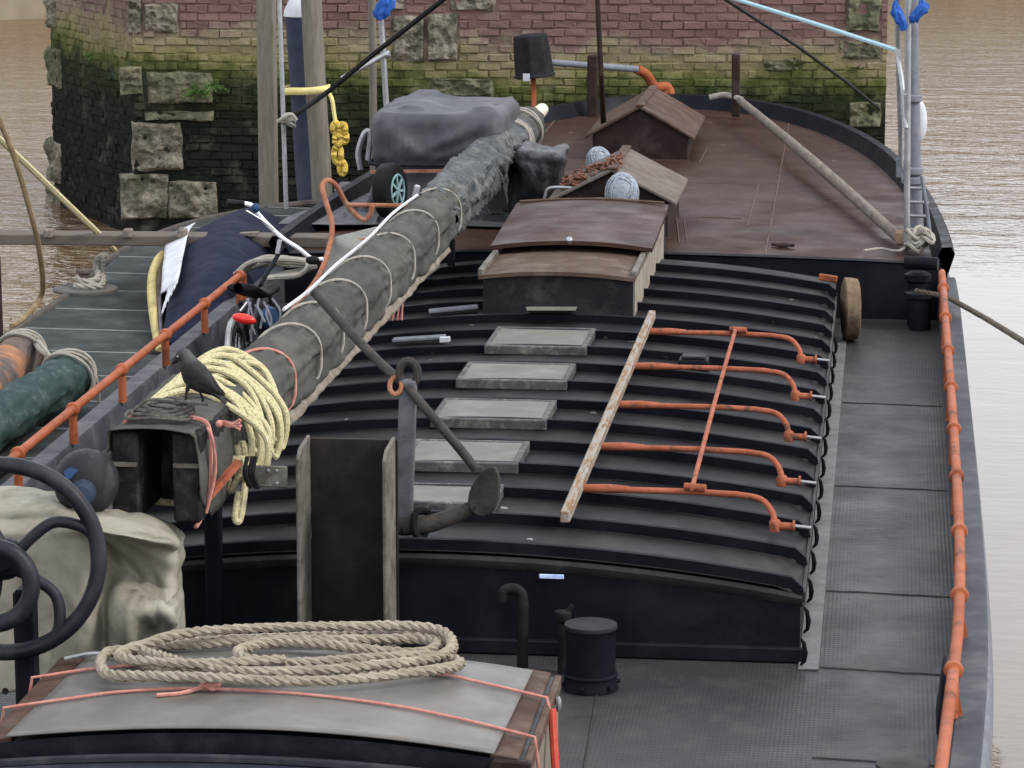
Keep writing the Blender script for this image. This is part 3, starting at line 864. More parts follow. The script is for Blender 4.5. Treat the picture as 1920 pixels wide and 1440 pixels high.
# ================================================================== THE BARGE
barge = thing('cargo_barge', (0, 20, -0.9), 'long black and brown river barge with ribbed cargo hatch and orange rails', 'barge')
half = [(0, 7.2), (0.9, 7.5), (1.6, 8.3), (2.1, 9.6), (2.4, 11.2), (2.52, 13), (2.6, 15), (2.63, 18), (2.64, 22), (2.64, 25), (2.58, 27), (2.42, 29), (2.1, 31), (1.6, 32.6), (0.95, 33.7), (0.4, 34.1), (0, 34.2)]
outl = [V(p.x, p.y, 0) for p in crom([V(x, y, 0) for x, y in half], 6)]


def hb(y):
    b = 0
    for i in range(len(outl) - 1):
        a, c = outl[i], outl[i + 1]
        if a.y <= y <= c.y and c.y > a.y:
            return a.x + (c.x - a.x) * (y - a.y) / (c.y - a.y)
    return 0.0


YD = 25.45


def zd(x, y):
    t = max(0, (y - YD) / 8.75)
    return 0.44 + 0.22 * t ** 1.3 + 0.05 * (1 - min(1, (x / 2.6) ** 2))


def sweep(y0, y1, prof, both=True, name='', m_=None, parent=None, side=None, stern=False):
    mb = MB()
    pts = [p for p in outl if y0 - 1e-6 <= p.y <= y1 + 1e-6]
    if y0 > 7.3: pts = [V(hb(y0), y0, 0)] + pts
    if y1 < 34.1: pts = pts + [V(hb(y1), y1, 0)]
    for sg in ((1, -1) if side is None else (side,)):
        vs = []
        for i, p in enumerate(pts):
            t = (pts[min(i + 1, len(pts) - 1)] - pts[max(i - 1, 0)]).normalized()
            n_ = V(t.y, -t.x, 0)
            if p.x < 1e-4: n_ = V(0, 1 if p.y > 20 else -1, 0)
            for off, z in prof(p.y, p.x):
                q = p + n_ * off
                vs.append(V(max(q.x, 0) * sg, q.y, z))
        k = len(prof(20, 1))
        mb.add(vs, [(i * k + j, i * k + j + 1, (i + 1) * k + j + 1, (i + 1) * k + j) for i in range(len(pts) - 1) for j in range(k - 1)], True)
    return mb


BT = 0.33
hm = sweep(7.2, 34.2, lambda y, x: [(0.0, (BT - 0.05) if y < YD else zd(x, y) + 0.02), (0.02, 0.1), (0.0, -0.3), (-0.05, -1.1)])
hm.build('hull', blackm, barge)
sweep(7.2, YD + 0.02, lambda y, x: [(-0.075, -0.01), (-0.07, BT - 0.02), (-0.06, BT), (0.05, BT + 0.005), (0.06, BT - 0.01), (0.055, BT - 0.06), (0.0, BT - 0.09)]).build('bulwark', mat('bulwark_grey_paint', (0.035, 0.037, 0.045), (0.06, 0.062, 0.072), 2, 0.42, 0.58, 0.12, 40, dirt=(0.13, 0.125, 0.12), dscale=4, damt=0.5), barge)
sweep(7.2, 31, lambda y, x: [(0.0, 0.2), (0.07, 0.17), (0.09, 0.1), (0.07, 0.03), (0.0, 0.0)]).build('rubbing_strake', greysteel, barge)
sweep(YD - 0.02, 34.2, lambda y, x: [(-0.13, zd(x, y) - 0.02), (-0.09, zd(x, y) + 0.05), (-0.05, zd(x, y) + 0.13), (0.02, zd(x, y) + 0.135), (0.05, zd(x, y) + 0.08), (0.0, zd(x, y) - 0.08)]).build('stern_rim', blackm, barge)
# side deck with weld seams
dk = MB()
ys = [7.3 + 0.3 * i for i in range(61)] + [YD]
vs = []
for y in ys:
    for k in range(9): vs.append(V((k / 4 - 1) * max(0.02, hb(y) - 0.06), y, 0.0))
dk.add(vs, [(i * 9 + j, i * 9 + j + 1, (i + 1) * 9 + j + 1, (i + 1) * 9 + j) for i in range(len(ys) - 1) for j in range(8)])
deck = dk.build('side_deck', deck_material(), barge)
seamm = mat('weld_seam', (0.02, 0.02, 0.022), (0.05, 0.048, 0.046), 12, 0.45, 0.6, 0.5, 50)
for i, y in enumerate((13.9, 15.35, 16.85, 19.4, 22.0)):
    mm = MB()
    a, b = (1.88, y + 0.03), (hb(y) - 0.09, y - 0.04)
    pts = [V(a[0] + (b[0] - a[0]) * k / 8, a[1] + (b[1] - a[1]) * k / 8 + random.uniform(-.006, .006), 0.0) for k in range(9)]
    mm.tube(pts, 0.007, 6); mm.build('weld_seam', seamm, deck)
mm = MB(); mm.tube([V(0.85 + 0.02 * k, 15.0 - 0.5 * k, 0.0) for k in range(7)], 0.006, 6); mm.build('weld_seam', seamm, deck)

# raised brown after deck
rd = MB()
nr = 40
vs = []
for i in range(nr + 1):
    t = i / nr
    y = YD + (34.12 - YD) * (1 - (1 - t) ** 1.8)
    h_ = max(0.0, hb(y) - 0.07)
    for k in range(21):
        x = (k / 10 - 1) * h_
        vs.append(V(x, y, zd(x, y)))
rd.add(vs, [(i * 21 + j, i * 21 + j + 1, (i + 1) * 21 + j + 1, (i + 1) * 21 + j) for i in range(nr) for j in range(20)], True)
rdo = rd.build('after_deck', brownm, barge)
seamb = mat('brown_weld_seam', (0.055, 0.035, 0.028), (0.12, 0.085, 0.07), 12, 0.5, 0.65, 0.5, 50)


def deckline(x0, y0, x1, y1, r=0.006, n=14):
    mm_ = MB()
    mm_.tube([V(x0 + (x1 - x0) * k / n, y0 + (y1 - y0) * k / n, zd(x0 + (x1 - x0) * k / n, y0 + (y1 - y0) * k / n)) for k in range(n + 1)], r, 6)
    return mm_


for a in ((1.22, 25.5, 1.16, 33.2, 0.008), (0.3, 29.2, 1.0, 29.2, 0.005), (1.02, 29.2, 1.02, 26.9, 0.006), (0.62, 27.3, 0.95, 27.3, 0.011), (0.52, 26.0, 0.42, 27.2, 0.008), (0.58, 26.0, 0.48, 27.2, 0.006), (0.42, 30.4, 0.44, 31.3, 0.006), (-1.3, 26, -1.2, 33.2, 0.008)):
    deckline(*a).build('weld_seam', seamb, rdo)
# front bulkhead of the raised deck and its rounded edge
bk = MB()
fb = []
for k in range(25):
    x = (k / 12 - 1) * (hb(YD) - 0.05)
    fb.append(x)
bk.add([V(x, YD, 0) for x in fb] + [V(x, YD - 0.003, zd(x, YD) - 0.02) for x in fb] + [V(x, YD - 0.02, zd(x, YD) - 0.005) for x in fb] + [V(x, YD + 0.03, zd(x, YD) + 0.006) for x in fb],
       [(r_ * 25 + j, r_ * 25 + j + 1, (r_ + 1) * 25 + j + 1, (r_ + 1) * 25 + j) for r_ in range(3) for j in range(24)], True)
bk.build('bulkhead', blackm, barge)

# ---- cargo hatch
Y0, NP, DP = 15.48, 16, 0.6
HW = 1.78


def hz(x): return 0.5 - 0.047 * x * x


def arc(y, dz=0.0, n=33, w_=HW, drop=0.0):
    out = []
    for k in range(n):
        x = (k / (n - 1) * 2 - 1) * w_
        e = max(0, (abs(x) - (w_ - 0.06)) / 0.06)
        out.append(V(x, y, hz(x) + dz - drop * e * e))
    return out


coam = MB()
# front wall, side walls, back wall
fr = [V((k / 16 - 1) * HW, Y0, hz((k / 16 - 1) * HW) - 0.01) for k in range(33)]
coam.add([V(p.x, p.y, 0) for p in fr] + fr, [(j, j + 1, 33 + j + 1, 33 + j) for j in range(32)])
for sg in (1, -1):
    pass
cm = coam.build('coaming', blackm, barge)
for sg in (1, -1):
    mm = MB(); mm.box((sg * (HW - 0.01), (Y0 + YD - 0.2) / 2 + 0.01, 0.165), (0.02, YD - 0.22 - Y0, 0.33)); mm.build('coaming_side', hatchm, cm)  # paler than the front wall: light on the sides is put into the colour
mm = MB(); mm.beam((-HW - 0.02, Y0 - 0.02, 0.04), (HW + 0.015, Y0 - 0.02, 0.04), 0.045, 0.075); mm.build('base_angle', blackm, cm, bevel=0.008)
mm = MB()
cv = []
for dz, dy in ((-0.075, -0.004), (-0.055, -0.022), (-0.03, -0.026), (-0.012, -0.006)):
    cv += [V(p.x, Y0 + dy, p.z + dz) for p in arc(0, 0, 33, HW + 0.01)]
mm.add(cv, [(r_ * 33 + j, r_ * 33 + j + 1, (r_ + 1) * 33 + j + 1, (r_ + 1) * 33 + j) for r_ in range(3) for j in range(32)], True)
mm.build('top_moulding', hatchm, cm)
mm = MB(); mm.box((HW + 0.045, (Y0 + 24.6) / 2 - 0.05, 0.006), (0.1, 24.6 - Y0 + 0.2, 0.012)); mm.build('deck_flange', mat('scuffed_flange', (0.1, 0.1, 0.105), (0.17, 0.168, 0.17), 6, 0.4, 0.55, 0.3, 40), cm, bevel=0.004)
mm = MB(); mm.beam((HW + 0.012, Y0 + 0.05, 0.31), (HW + 0.012, 24.6, 0.31), 0.02, 0.05); mm.build('side_bar', hatchm, cm, bevel=0.005)  # same paler tone, standing in for light on the side
hookproto = None
for k in range(15):
    y = 15.35 + 0.6 * k
    mm = MB()
    mm.tube([V(HW + 0.008, y, 0.15), V(HW + 0.022, y, 0.13), V(HW + 0.03, y, 0.08), V(HW + 0.026, y, 0.04), V(HW + 0.008, y, 0.02)], [0.006, 0.01, 0.013, 0.01, 0.006], 8)
    mm.build('batten_hook', blackm, cm)
for k in range(NP):
    ya, yb = Y0 - 0.01 + k * DP, Y0 - 0.01 + (k + 1) * DP - 0.006
    if yb > YD - 0.1: yb = YD - 0.1
    a0 = arc(ya, 0.005, drop=0.03); a1 = arc(yb, 0.005, drop=0.03)
    # plates sag slightly between the ribs
    mid = [V(p.x, (ya + yb) / 2, p.z - 0.006 + 0.012 * noise.noise(p * 2.3)) for p in arc((ya + yb) / 2, 0.005, drop=0.03)]
    pm = MB()
    pm.add(a0 + mid + a1, [(r_ * 33 + j, r_ * 33 + j + 1, (r_ + 1) * 33 + j + 1, (r_ + 1) * 33 + j) for r_ in range(2) for j in range(32)], True)
    plate = pm.build('hatch_plate', hatchm, barge, solid=0.006)
    rb = MB()
    prof = [(0.002, 0.0), (-0.004, 0.058), (0.016, 0.062), (0.018, 0.0)]
    w_ = HW - 0.055
    base = arc(ya, 0.004, 37, w_, 0.0)
    ends = []
    for sg, b in ((-1, base[0]), (1, base[-1])):
        ends.append([V(b.x + sg * 0.014, b.y, b.z - 0.008), V(b.x + sg * 0.02, b.y, b.z - 0.05)])
    line = [ends[0][1], ends[0][0]] + base + [ends[1][0], ends[1][1]]
    vs = []
    for i, p in enumerate(line):
        t = (line[min(i + 1, len(line) - 1)] - line[max(i - 1, 0)]).normalized()
        n_ = V(-t.z, 0, t.x)
        if n_.z < -0.01: n_ = -n_
        sc_ = 1.0 if 2 <= i < len(line) - 2 else 0.9
        for oy, oz in prof: vs.append(p + V(0, oy, 0) + n_ * oz * sc_)
    kq = len(prof)
    rb.add(vs, [(i * kq + j, i * kq + j + 1, (i + 1) * kq + j + 1, (i + 1) * kq + j) for i in range(len(line) - 1) for j in range(kq - 1)], True)
    rb.add([vs[j] for j in range(kq)], [tuple(range(kq))]); rb.add([vs[-kq + j] for j in range(kq)], [tuple(range(kq))])
    rb.build('rib', blackm, plate, sharp=18)
# lights in the hatch
LB = mat('light_frame_paint', (0.05, 0.05, 0.052), (0.085, 0.083, 0.08), 8, 0.5, 0.65, 0.3, 60, dirt=(0.2, 0.19, 0.17), dscale=12, damt=0.8)
for (x0, x1, ya, yb, hh) in ((-0.37, 0.22, 20.84, 21.5, 0.06), (-0.4, 0.21, 19.66, 20.2, 0.06), (-0.39, 0.21, 18.45, 19.0, 0.06), (-0.39, 0.18, 17.27, 17.8, 0.06), (-0.39, 0.17, 16.3, 16.68, 0.04)):
    zt = hz(0.1) + 0.055
    f = MB()
    fw_ = 0.035
    f.box(((x0 + x1) / 2, ya - fw_ / 2, zt - 0.02), (x1 - x0 + 2 * fw_, fw_, 0.06))
    f.box(((x0 + x1) / 2, yb + fw_ / 2, zt - 0.02), (x1 - x0 + 2 * fw_, fw_, 0.06))
    f.box((x0 - fw_ / 2, (ya + yb) / 2, zt - 0.018), (fw_, yb - ya, 0.06)); f.box((x1 + fw_ / 2, (ya + yb) / 2, zt - 0.018), (fw_, yb - ya, 0.06))
    fo = f.build('deck_light', LB, barge, bevel=0.006)
    g = MB(); g.box(((x0 + x1) / 2, (ya + yb) / 2, zt - 0.01), (x1 - x0, yb - ya, 0.03)); g.build('pane', panem, fo)
f = MB(); f.hexa([at(1000, 592, z=.53), at(1068, 592, z=.53), at(1068, 584, z=.53), at(1000, 584, z=.53), at(987, 582, z=.60), at(1080, 582, z=.60), at(1083, 575, z=.60), at(985, 575, z=.60)])
f.build('deck_light', panem, barge, bevel=0.005)
# small square vent box on the hatch
f = MB(); f.box((0.965, 20.5, 0.5), (0.19, 0.17, 0.13)); vb = f.build('vent_box', blackm, barge, bevel=0.015, segs=2)
f = MB(); f.box((0.965, 20.5, 0.575), (0.15, 0.13, 0.02)); f.build('vent_lid', hatchm, vb, bevel=0.006)
# reflector tapes on the hatch
f = MB(); f.beam((-1.08, 21.35, hz(1.08) + 0.045), (-0.73, 21.35, hz(.73) + 0.045), 0.09, 0.02); f.build('batten', greysteel, barge, bevel=0.004)
f = MB(); f.beam((-0.755, 21.28, 0.512), (-0.69, 21.28, 0.516), 0.05, 0.03); f.build('white_tape', whitem, barge)
f = MB(); f.beam((-1.0, 22.5, hz(1.0) + 0.04), (-0.66, 22.55, hz(.66) + 0.045), 0.1, 0.02); f.build('batten', greysteel, barge, bevel=0.004)

# ---- guard rails
def guard(side, ya, yb, name):
    zr = BT + 0.205
    n = 40
    pts = [V(side * (hb(ya + (yb - ya) * k / n) - 0.075), ya + (yb - ya) * k / n, zr) for k in range(n + 1)]
    end = pts[-1]
    g = MB()
    g.tube(pts + [end + V(0, 0.05, -0.02), end + V(0, 0.075, -0.07), end + V(0, 0.085, -0.2)], 0.026, 12)
    ro = g.build('guard_rail', orangem, barge)
    y = 13.5
    while y < yb:
        x = side * (hb(y) - 0.075)
        s_ = MB()
        s_.tube([V(x, y, BT), V(x, y, zr)], [0.026, 0.024], 10)
        if side > 0: s_.prism([V(x + side * 0.02, y - 0.005, BT + 0.008), V(x + side * 0.045, y - 0.005, BT + 0.008), V(x + side * 0.02, y - 0.005, BT + 0.12)], (0, 0.01, 0))
        s_.build('stanchion', orangem, ro)
        c_ = MB(); c_.lathe([(0.026, -0.03), (0.04, -0.022), (0.043, 0), (0.04, 0.022), (0.026, 0.03)], V(x, y, zr), (0, 1, 0), 14); c_.build('collar', orangem, ro)
        y += 1.27
guard(1, 9.5, 24.4, 'right'); guard(-1, 12.0, 23.75, 'left')
# ---- bollards
def bollard(x, y, r_, h_, parent, twin=False):
    b = MB()
    b.lathe([(r_ * 1.1, 0.0), (r_ * 1.1, 0.02), (r_ * 1.06, 0.03), (r_ * 1.06, h_ * 0.2), (r_ * 1.1, h_ * 0.215), (r_ * 1.1, h_ * 0.24), (r_ * 1.0, h_ * 0.26), (r_ * 0.985, h_ * 0.6), (r_ * 1.0, h_ * 0.85), (r_ * 1.03, h_ * 0.93), (r_ * 1.05, h_ * 0.94)], V(x, y, 0), n=36)
    bo = b.build('bollard', blackm, parent)
    c = MB(); c.lathe([(r_ * 1.05, h_ * 0.94), (r_ * 1.06, h_ * 0.97), (r_ * 1.04, h_), (r_ * 0.5, h_ + 0.004), (0.01, h_ + 0.006)], V(x, y, 0), n=36)
    c.build('bollard_cap', hatchm, bo)
    for k in range(6):
        g = MB()
        a = 1.05 * k + 0.3
        g.lathe([(0.012, 0), (0.012, 0.014), (0.004, 0.018)], V(x + math.cos(a) * r_ * 1.07, y + math.sin(a) * r_ * 1.07, h_ * 0.1), (math.cos(a), math.sin(a), 0), 6)
        g.build('bolt', blackm, bo)
bollard(0.82, 14.9, 0.118, 0.315, barge)
pb = at(1692, 1432, z=0.34); bollard(pb.x, pb.y, 0.1, 0.34, barge)
# small fairlead on the bulwark
f = MB(); pf = at(1768, 1285, z=0.2); f.hexa([pf + V(-.03, -.2, -.2), pf + V(.06, -.2, -.2), pf + V(.06, .22, -.2), pf + V(-.03, .22, -.2), pf + V(0, -.1, .12), pf + V(.06, -.1, .14), pf + V(.06, .12, .14), pf + V(0, .12, .12)]); f.build('fairlead', blackm, barge, bevel=0.03, segs=3)
# gooseneck vent and sounding cap by the hatch front
f = MB(); gp = V(0.467, 15.2, 0); f.tube(crom([V(gp.x, gp.y, 0), V(gp.x, gp.y, 0.15), V(gp.x, gp.y, 0.34), V(gp.x - 0.02, gp.y, 0.385), V(gp.x - 0.055, gp.y, 0.395), V(gp.x - 0.09, gp.y, 0.38), V(gp.x - 0.1, gp.y, 0.335)], 6), 0.027, 12); f.build('gooseneck_vent', rubberm, barge)
f = MB(); gp = V(0.665, 15.15, 0); f.lathe([(0.024, 0), (0.024, 0.25), (0.036, 0.26), (0.042, 0.29), (0.038, 0.305), (0.01, 0.31)], gp, n=16); f.beam(gp + V(0.02, 0, 0.305), gp + V(0.045, 0, 0.335), 0.012, 0.02); f.build('filler_cap', rubberm, barge)
f = MB(); gp = at(1034, 1081, Y=Y0 - 0.02); f.box(gp, (0.12, 0.012, 0.022)); f.build('pale_blue_label', mat('pale_blue_label', (0.3, 0.42, 0.75), (0.6, 0.66, 0.85), 30, 0.3, 0.4, 0), barge, bevel=0.003)
f = MB(); f.box(at(917, 1057, Y=Y0 - 0.012), (0.008, 0.008, 0.02)); f.build('white_tape', whitem, barge)

# ---- mast tabernacle: steel channel open to the bow
t = MB(); t.box((-0.345, 15.24, 0.55), (0.42, 0.02, 1.1)); tb = t.build('tabernacle', platem, barge, bevel=0.004)
for x in (-0.565, -0.155):
    t = MB()
    t.prism([V(x - 0.009, 15.23, 0.0), V(x - 0.009, 14.93, 0.0), V(x - 0.009, 14.93, 1.06), V(x - 0.009, 15.0, 1.1), V(x - 0.009, 15.23, 1.115)], (0.018, 0, 0))
    t.build('side_cheek', wornlitsteel, tb, bevel=0.004)  # cheeks paler than the back plate: light from the right put into their colour
# mast prop in front of the hatch
t = MB(); t.box((-1.06, 15.36, 0.43), (0.075, 0.09, 0.86)); t.build('mast_prop', blackm, barge, bevel=0.01)
t = MB(); t.box((-1.12, 24.6, 0.68), (0.055, 0.055, 0.5)); t.build('mast_prop', blackm, barge, bevel=0.006)

# ---- companion hatch with sliding lid
def crown(x0, x1, y, z, h_, n=17):
    return [V(x0 + (x1 - x0) * k / (n - 1), y, z + h_ * (1 - (2 * k / (n - 1) - 1) ** 2)) for k in range(n)]
def crowned_slab(x0, x1, ya, yb, za, zb, h_, th, xb0=None, xb1=None):
    s_ = MB()
    xb0 = x0 if xb0 is None else xb0; xb1 = x1 if xb1 is None else xb1
    A, B = crown(x0, x1, ya, za, h_), crown(xb0, xb1, yb, zb, h_)
    n = len(A)
    C, D = [p - V(0, 0, th) for p in A], [p - V(0, 0, th) for p in B]
    s_.add(A + B, [(j, j + 1, n + j + 1, n + j) for j in range(n - 1)], True)
    s_.add(C + D, [(n + j, n + j + 1, j + 1, j) for j in range(n - 1)], True)
    s_.add(A + C, [(n + j, n + j + 1, j + 1, j) for j in range(n - 1)])
    s_.add(B + D, [(j, j + 1, n + j + 1, n + j) for j in range(n - 1)])
    s_.add([A[0], B[0], D[0], C[0]], [(0, 1, 2, 3)]); s_.add([A[-1], B[-1], D[-1], C[-1]], [(3, 2, 1, 0)])
    return s_
c = crowned_slab(-0.61, 0.43, 22.42, 25.7, 0.735, 0.735, 0.035, 0.6)
ch = c.build('companion_hatch', mat('companion_dark_side', (0.014, 0.015, 0.018), (0.026, 0.026, 0.028), 5, 0.5, 0.65, 0.3, 50, dirt=(0.1, 0.095, 0.085), dscale=4, damt=0.4), barge)
c = MB(); c.box((0.436, 23.9, 0.55), (0.012, 2.9, 0.36)); c.build('side_panel', mat('sidelit_flaking_cream', (0.2, 0.175, 0.14), (0.3, 0.27, 0.225), 8, 0.6, 0.75, 0.3, 60, dirt=(0.1, 0.07, 0.055), dscale=5, damt=0.8), ch)  # cream tone also carries the light falling on this right-hand side
c = crowned_slab(-0.635, 0.445, 22.37, 23.75, 0.772, 0.775, 0.035, 0.028); c.build('lower_lid', palewood, ch)
for sg, x in ((-1, -0.625), (1, 0.435)):
    c = MB(); c.beam((x, 22.4, 0.79), (x, 25.6, 0.80), 0.04, 0.045); c.build('runner', wornlitsteel, ch, bevel=0.006)
c = crowned_slab(-0.66, 0.50, 23.28, 25.5, 0.845, 0.86, 0.045, 0.03, -0.72, 0.47); c.build('sliding_lid', brownm, ch)
c = MB(); c.lathe([(0.012, 0), (0.012, 0.02), (0.022, 0.025), (0.022, 0.045), (0.01, 0.05)], V(-0.09, 23.27, 0.875), (0, -0.6, 0.8), 12); c.build('knob', steelm, ch)
c = MB(); c.tube([V(-0.69, 25.42, 0.88), V(-0.4, 25.42, 0.9), V(0.0, 25.42, 0.912), V(0.44, 25.42, 0.885)], 0.012, 6); c.build('lid_strip', palewood, ch)

# ---- two gabled skylights on the after deck
def gable(xc, y0, y1, w_, zb, ze, zr, name_m):
    g = MB()
    h_ = w_ / 2
    pts = [V(xc - h_, y0, zb), V(xc + h_, y0, zb), V(xc + h_, y0, ze), V(xc, y0, zr), V(xc - h_, y0, ze)]
    g.prism(pts, (0, y1 - y0, 0))
    go = g.build('skylight_house', name_m, barge, bevel=0.006)
    for sg in (-1, 1):
        r_ = MB()
        a0, a1 = V(xc, y0 - 0.06, zr + 0.035), V(xc, y1 + 0.05, zr + 0.035)
        sl = (zr - ze) / h_
        e = h_ + 0.07
        b0, b1 = V(xc + sg * e, y0 - 0.06, zr + 0.035 - sl * e), V(xc + sg * e, y1 + 0.05, zr + 0.035 - sl * e)
        dn = V(0, 0, -0.03)
        P = [a0 + dn, b0 + dn, b1 + dn, a1 + dn, a0, b0, b1, a1]
        r_.hexa(P)
        ro = r_.build('roof_flap', brownwood, go, bevel=0.006)
    for q in range(1):
        r_ = MB(); r_.beam(V(xc, y0 - 0.07, zr + 0.036), V(xc, y1 + 0.06, zr + 0.036), 0.08, 0.022); r_.build('ridge_cap', brownwood, go, bevel=0.008)
    r_ = MB(); r_.beam(V(xc - h_ - .02, y0 - 0.012, zb + 0.03), V(xc + h_ + .02, y0 - 0.012, zb + 0.03), 0.025, 0.06); r_.build('base_rail', brownwood, go)
    return go, sl
darkbrown = mat('dark_brown_paint', (0.02, 0.013, 0.011), (0.034, 0.022, 0.019), 6, 0.5, 0.65, 0.2, 50, dirt=(0.1, 0.075, 0.065), dscale=4, damt=0.4)
g1, sl1 = gable(-0.135, 30.5, 32.2, 0.88, 0.55, 0.83, 1.08, darkbrown)
for x in (0.05, 0.16):
    pass
g2, sl2 = gable(-0.03, 26.15, 27.55, 0.9, 0.45, 0.80, 1.03, darkbrown)
for c_ in g2.children:
    if c_.name.startswith('roof_flap'): c_.data.materials[0] = mat('greyed_brown_board', (0.085, 0.068, 0.058), (0.14, 0.118, 0.102), 6, 0.65, 0.8, 0.3, 40, dirt=(0.2, 0.18, 0.16), dscale=4, damt=0.5)
def on_slope(xc, zr, sl, dx, y, up=0.05): return V(xc + dx, y, zr + 0.035 - sl * dx + up)
# ---- rudder head and tiller
r_ = MB()
r_.tube(crom([at(1258, 178, Y=34.3), at(1250, 163, Y=34.3), at(1228, 162, Y=34.2), at(1212, 140, Y=34.1), at(1194, 130, Y=34.0)], 8), 0.05, 14)
ti = r_.build('tiller', orangem, barge)
r_ = MB(); r_.lathe([(0.07, -0.4), (0.07, 0), (0.05, 0.02)], at(1247, 163, Y=34.32), n=14); r_.build('rudder_head', orangem, ti)
r_ = MB(); r_.tube([at(1196, 130, Y=34.0), at(1030, 117, Y=33.6), at(1005, 116, Y=33.55)], [0.036, 0.034, 0.03], 12); r_.build('tiller_bar', greysteel, ti)
r_ = MB(); r_.beam(at(1001, 216, Y=33.35), at(1000, 120, Y=33.5), 0.05, 0.05); r_.build('tiller_crutch', orangem, barge, bevel=0.008)
def post(x, ya, yb, Y, wd, mt, bev=0.012):
    r2 = MB(); a, b = at(x, yb, Y=Y), at(x, ya, Y=Y); r2.beam(a - V(0, 0, 0.1), b, wd, wd, up=(0, 1, 0)); return r2.build('mooring_post', mt, barge, bevel=bev)
post(1380, 100, 200, 33.4, 0.085, darkbrown)
post(1111, 103, 206, 33.5, 0.1, darkbrown)
# double bitts at the break of the deck
for (x, y, z0, z1, r0) in ((2.4, 25.18, 0.0, 0.42, 0.075), (2.42, 25.0, 0.0, 0.3, 0.085)):
    b = MB(); b.lathe([(r0, z0), (r0, z1 * 0.8), (r0 * 1.35, z1 * 0.84), (r0 * 1.35, z1 * 0.95), (r0 * 0.8, z1)], V(x, y, 0), n=20); b.build('mooring_bitt', blackm, barge)
b = MB(); b.tube([V(2.3, 25.1, 0.5), V(2.55, 25.05, 0.5)], 0.05, 12); b.build('mooring_bitt', blackm, barge)
# ring bolts on deck
b = MB(); c0 = at(1468, 462, z=0.49); b.tube([c0 + V(math.cos(a) * 0.05, math.sin(a) * 0.05, 0.012) for a in [k * 0.5236 for k in range(12)]], 0.012, 6, closed=True); b.tube([c0 + V(-.09, .02, .012), c0 + V(.09, -.02, .012)], 0.014, 6); b.build('ring_bolt', darkbrown, barge)

# ================================================================== THINGS ON THE BARGE
# ---- lowered mast in its canvas cover
MX, MZ = -1.14, 1.04


def mx(y): return MX + (y - 14.6) * 0.0025


def mz(y): return MZ + (y - 14.6) * -0.002


mast = thing('lowered_mast', (MX, 14.4, 0.4), 'long lowered mast wrapped in lashed grey canvas lying along the barge', 'mast')
m = MB()
m.tube([V(mx(y), y, mz(y)) for y in (15.3, 22, 29.4, 30.2, 31.0)], [0.12, 0.13, 0.12, 0.075, 0.06], 14)
m.build('spar', mat('cream_painted_spar', (0.5, 0.46, 0.38), (0.62, 0.58, 0.5), 5, 0.5, 0.65, 0.2, 50), mast)
# heel: two tarred cheeks with an open slot, lintel above
for x in (-1.3, -1.012):
    m = MB(); m.box((x, 14.98, 1.04), (0.13, 0.86, 0.42)); m.build('heel_cheek', heelm, mast, bevel=0.012)
m = MB(); m.box((-1.155, 15.2, 1.03), (0.15, 0.4, 0.42)); m.build('heel_block', heelm, mast)
for x in (-1.3, -1.012):
    m = MB(); m.box((x, 14.545, 1.1), (0.118, 0.012, 0.02)); m.build('iron_band', wornlitsteel, mast)
rings = [16.35, 16.95, 17.75, 18.5, 19.35, 20.3, 21.35, 22.5, 23.7]


def mastskin(y0, y1, r0, nz1, nz2, seed, nu=40, nv=200, under=0.0, skew=0.0, ang=1.0):
    mb = MB()
    def fn(u, v):
        a = u * 2 * math.pi; y = y0 + (y1 - y0) * v
        dr = min(abs(y - q) for q in rings)
        r_ = r0 * (0.97 + 0.1 * min(1, dr / 0.35) ** 0.6)
        d = V(math.cos(a), 0, math.sin(a))
        q = V(math.cos(a) * 1.2, y, math.sin(a) * 1.2)
        k = noise.noise(V(q.x * 2.2 + seed, q.y * 1.6 + q.x * skew, q.z * 2.2)) * nz1
        k2 = (0.4 - abs(noise.noise(V(q.x * 3 * ang + seed, q.y * 5 + q.z * 4 * skew, q.z * 3 * ang - seed)))) * nz2
        k3 = (0.4 - abs(noise.noise(V(q.x * 5 * ang - seed, q.y * 9 - q.x * 5 * skew, q.z * 5 * ang)))) * nz2 * 0.5
        pl = 0.012 * math.sin(a * 13 + 2.5 * math.sin(y * 1.7 + seed) + q.y * 2) * math.exp(-dr / 0.16) if ang == 1.0 else 0
        rr = r_ + k + k2 + k3 + pl
        # hanging skirt along the lower right side
        sk = max(0, 1 - abs((a - R(312)) / R(26))) ** 1.5 * under * (0.8 + 0.25 * noise.noise(V(y * 3.1, seed, 0)))
        return V(mx(y), y, mz(y)) + d * (rr + sk)
    mb.grid(fn, nu, nv, True)
    return mb


mastskin(15.55, 24.3, 0.156, 0.018, 0.018, 3.0, 72, 520, 0.10, 0.6).build('canvas_cover', canvasm, mast, sharp=70)
mastskin(23.6, 28.6, 0.16, 0.03, 0.05, 9.0, 48, 300, 0.06, 0.5, 0.3).build('plastic_wrap', plasticwrap, mast, sharp=28)
mastskin(28.3, 29.7, 0.15, 0.02, 0.03, 5.0, 36, 60, 0.0).build('canvas_cover', canvasm, mast, sharp=70)
for i, y in enumerate(rings):
    m = MB()
    pts = []
    for k in range(28):
        a = 2 * math.pi * k / 28
        rr = 0.172 + (0.05 * max(0, 1 - abs((a - R(312)) / R(40))))
        pts.append(V(mx(y) + math.cos(a) * rr, y + 0.14 * math.cos(a) + 0.03 * math.sin(a), mz(y) + math.sin(a) * rr))
    m.tube(pts, 0.0085, 6, closed=True)
    m.build('lashing', (pinkm if i == 1 else brownrope) if i < 2 else greyrope, mast)
m = MB()
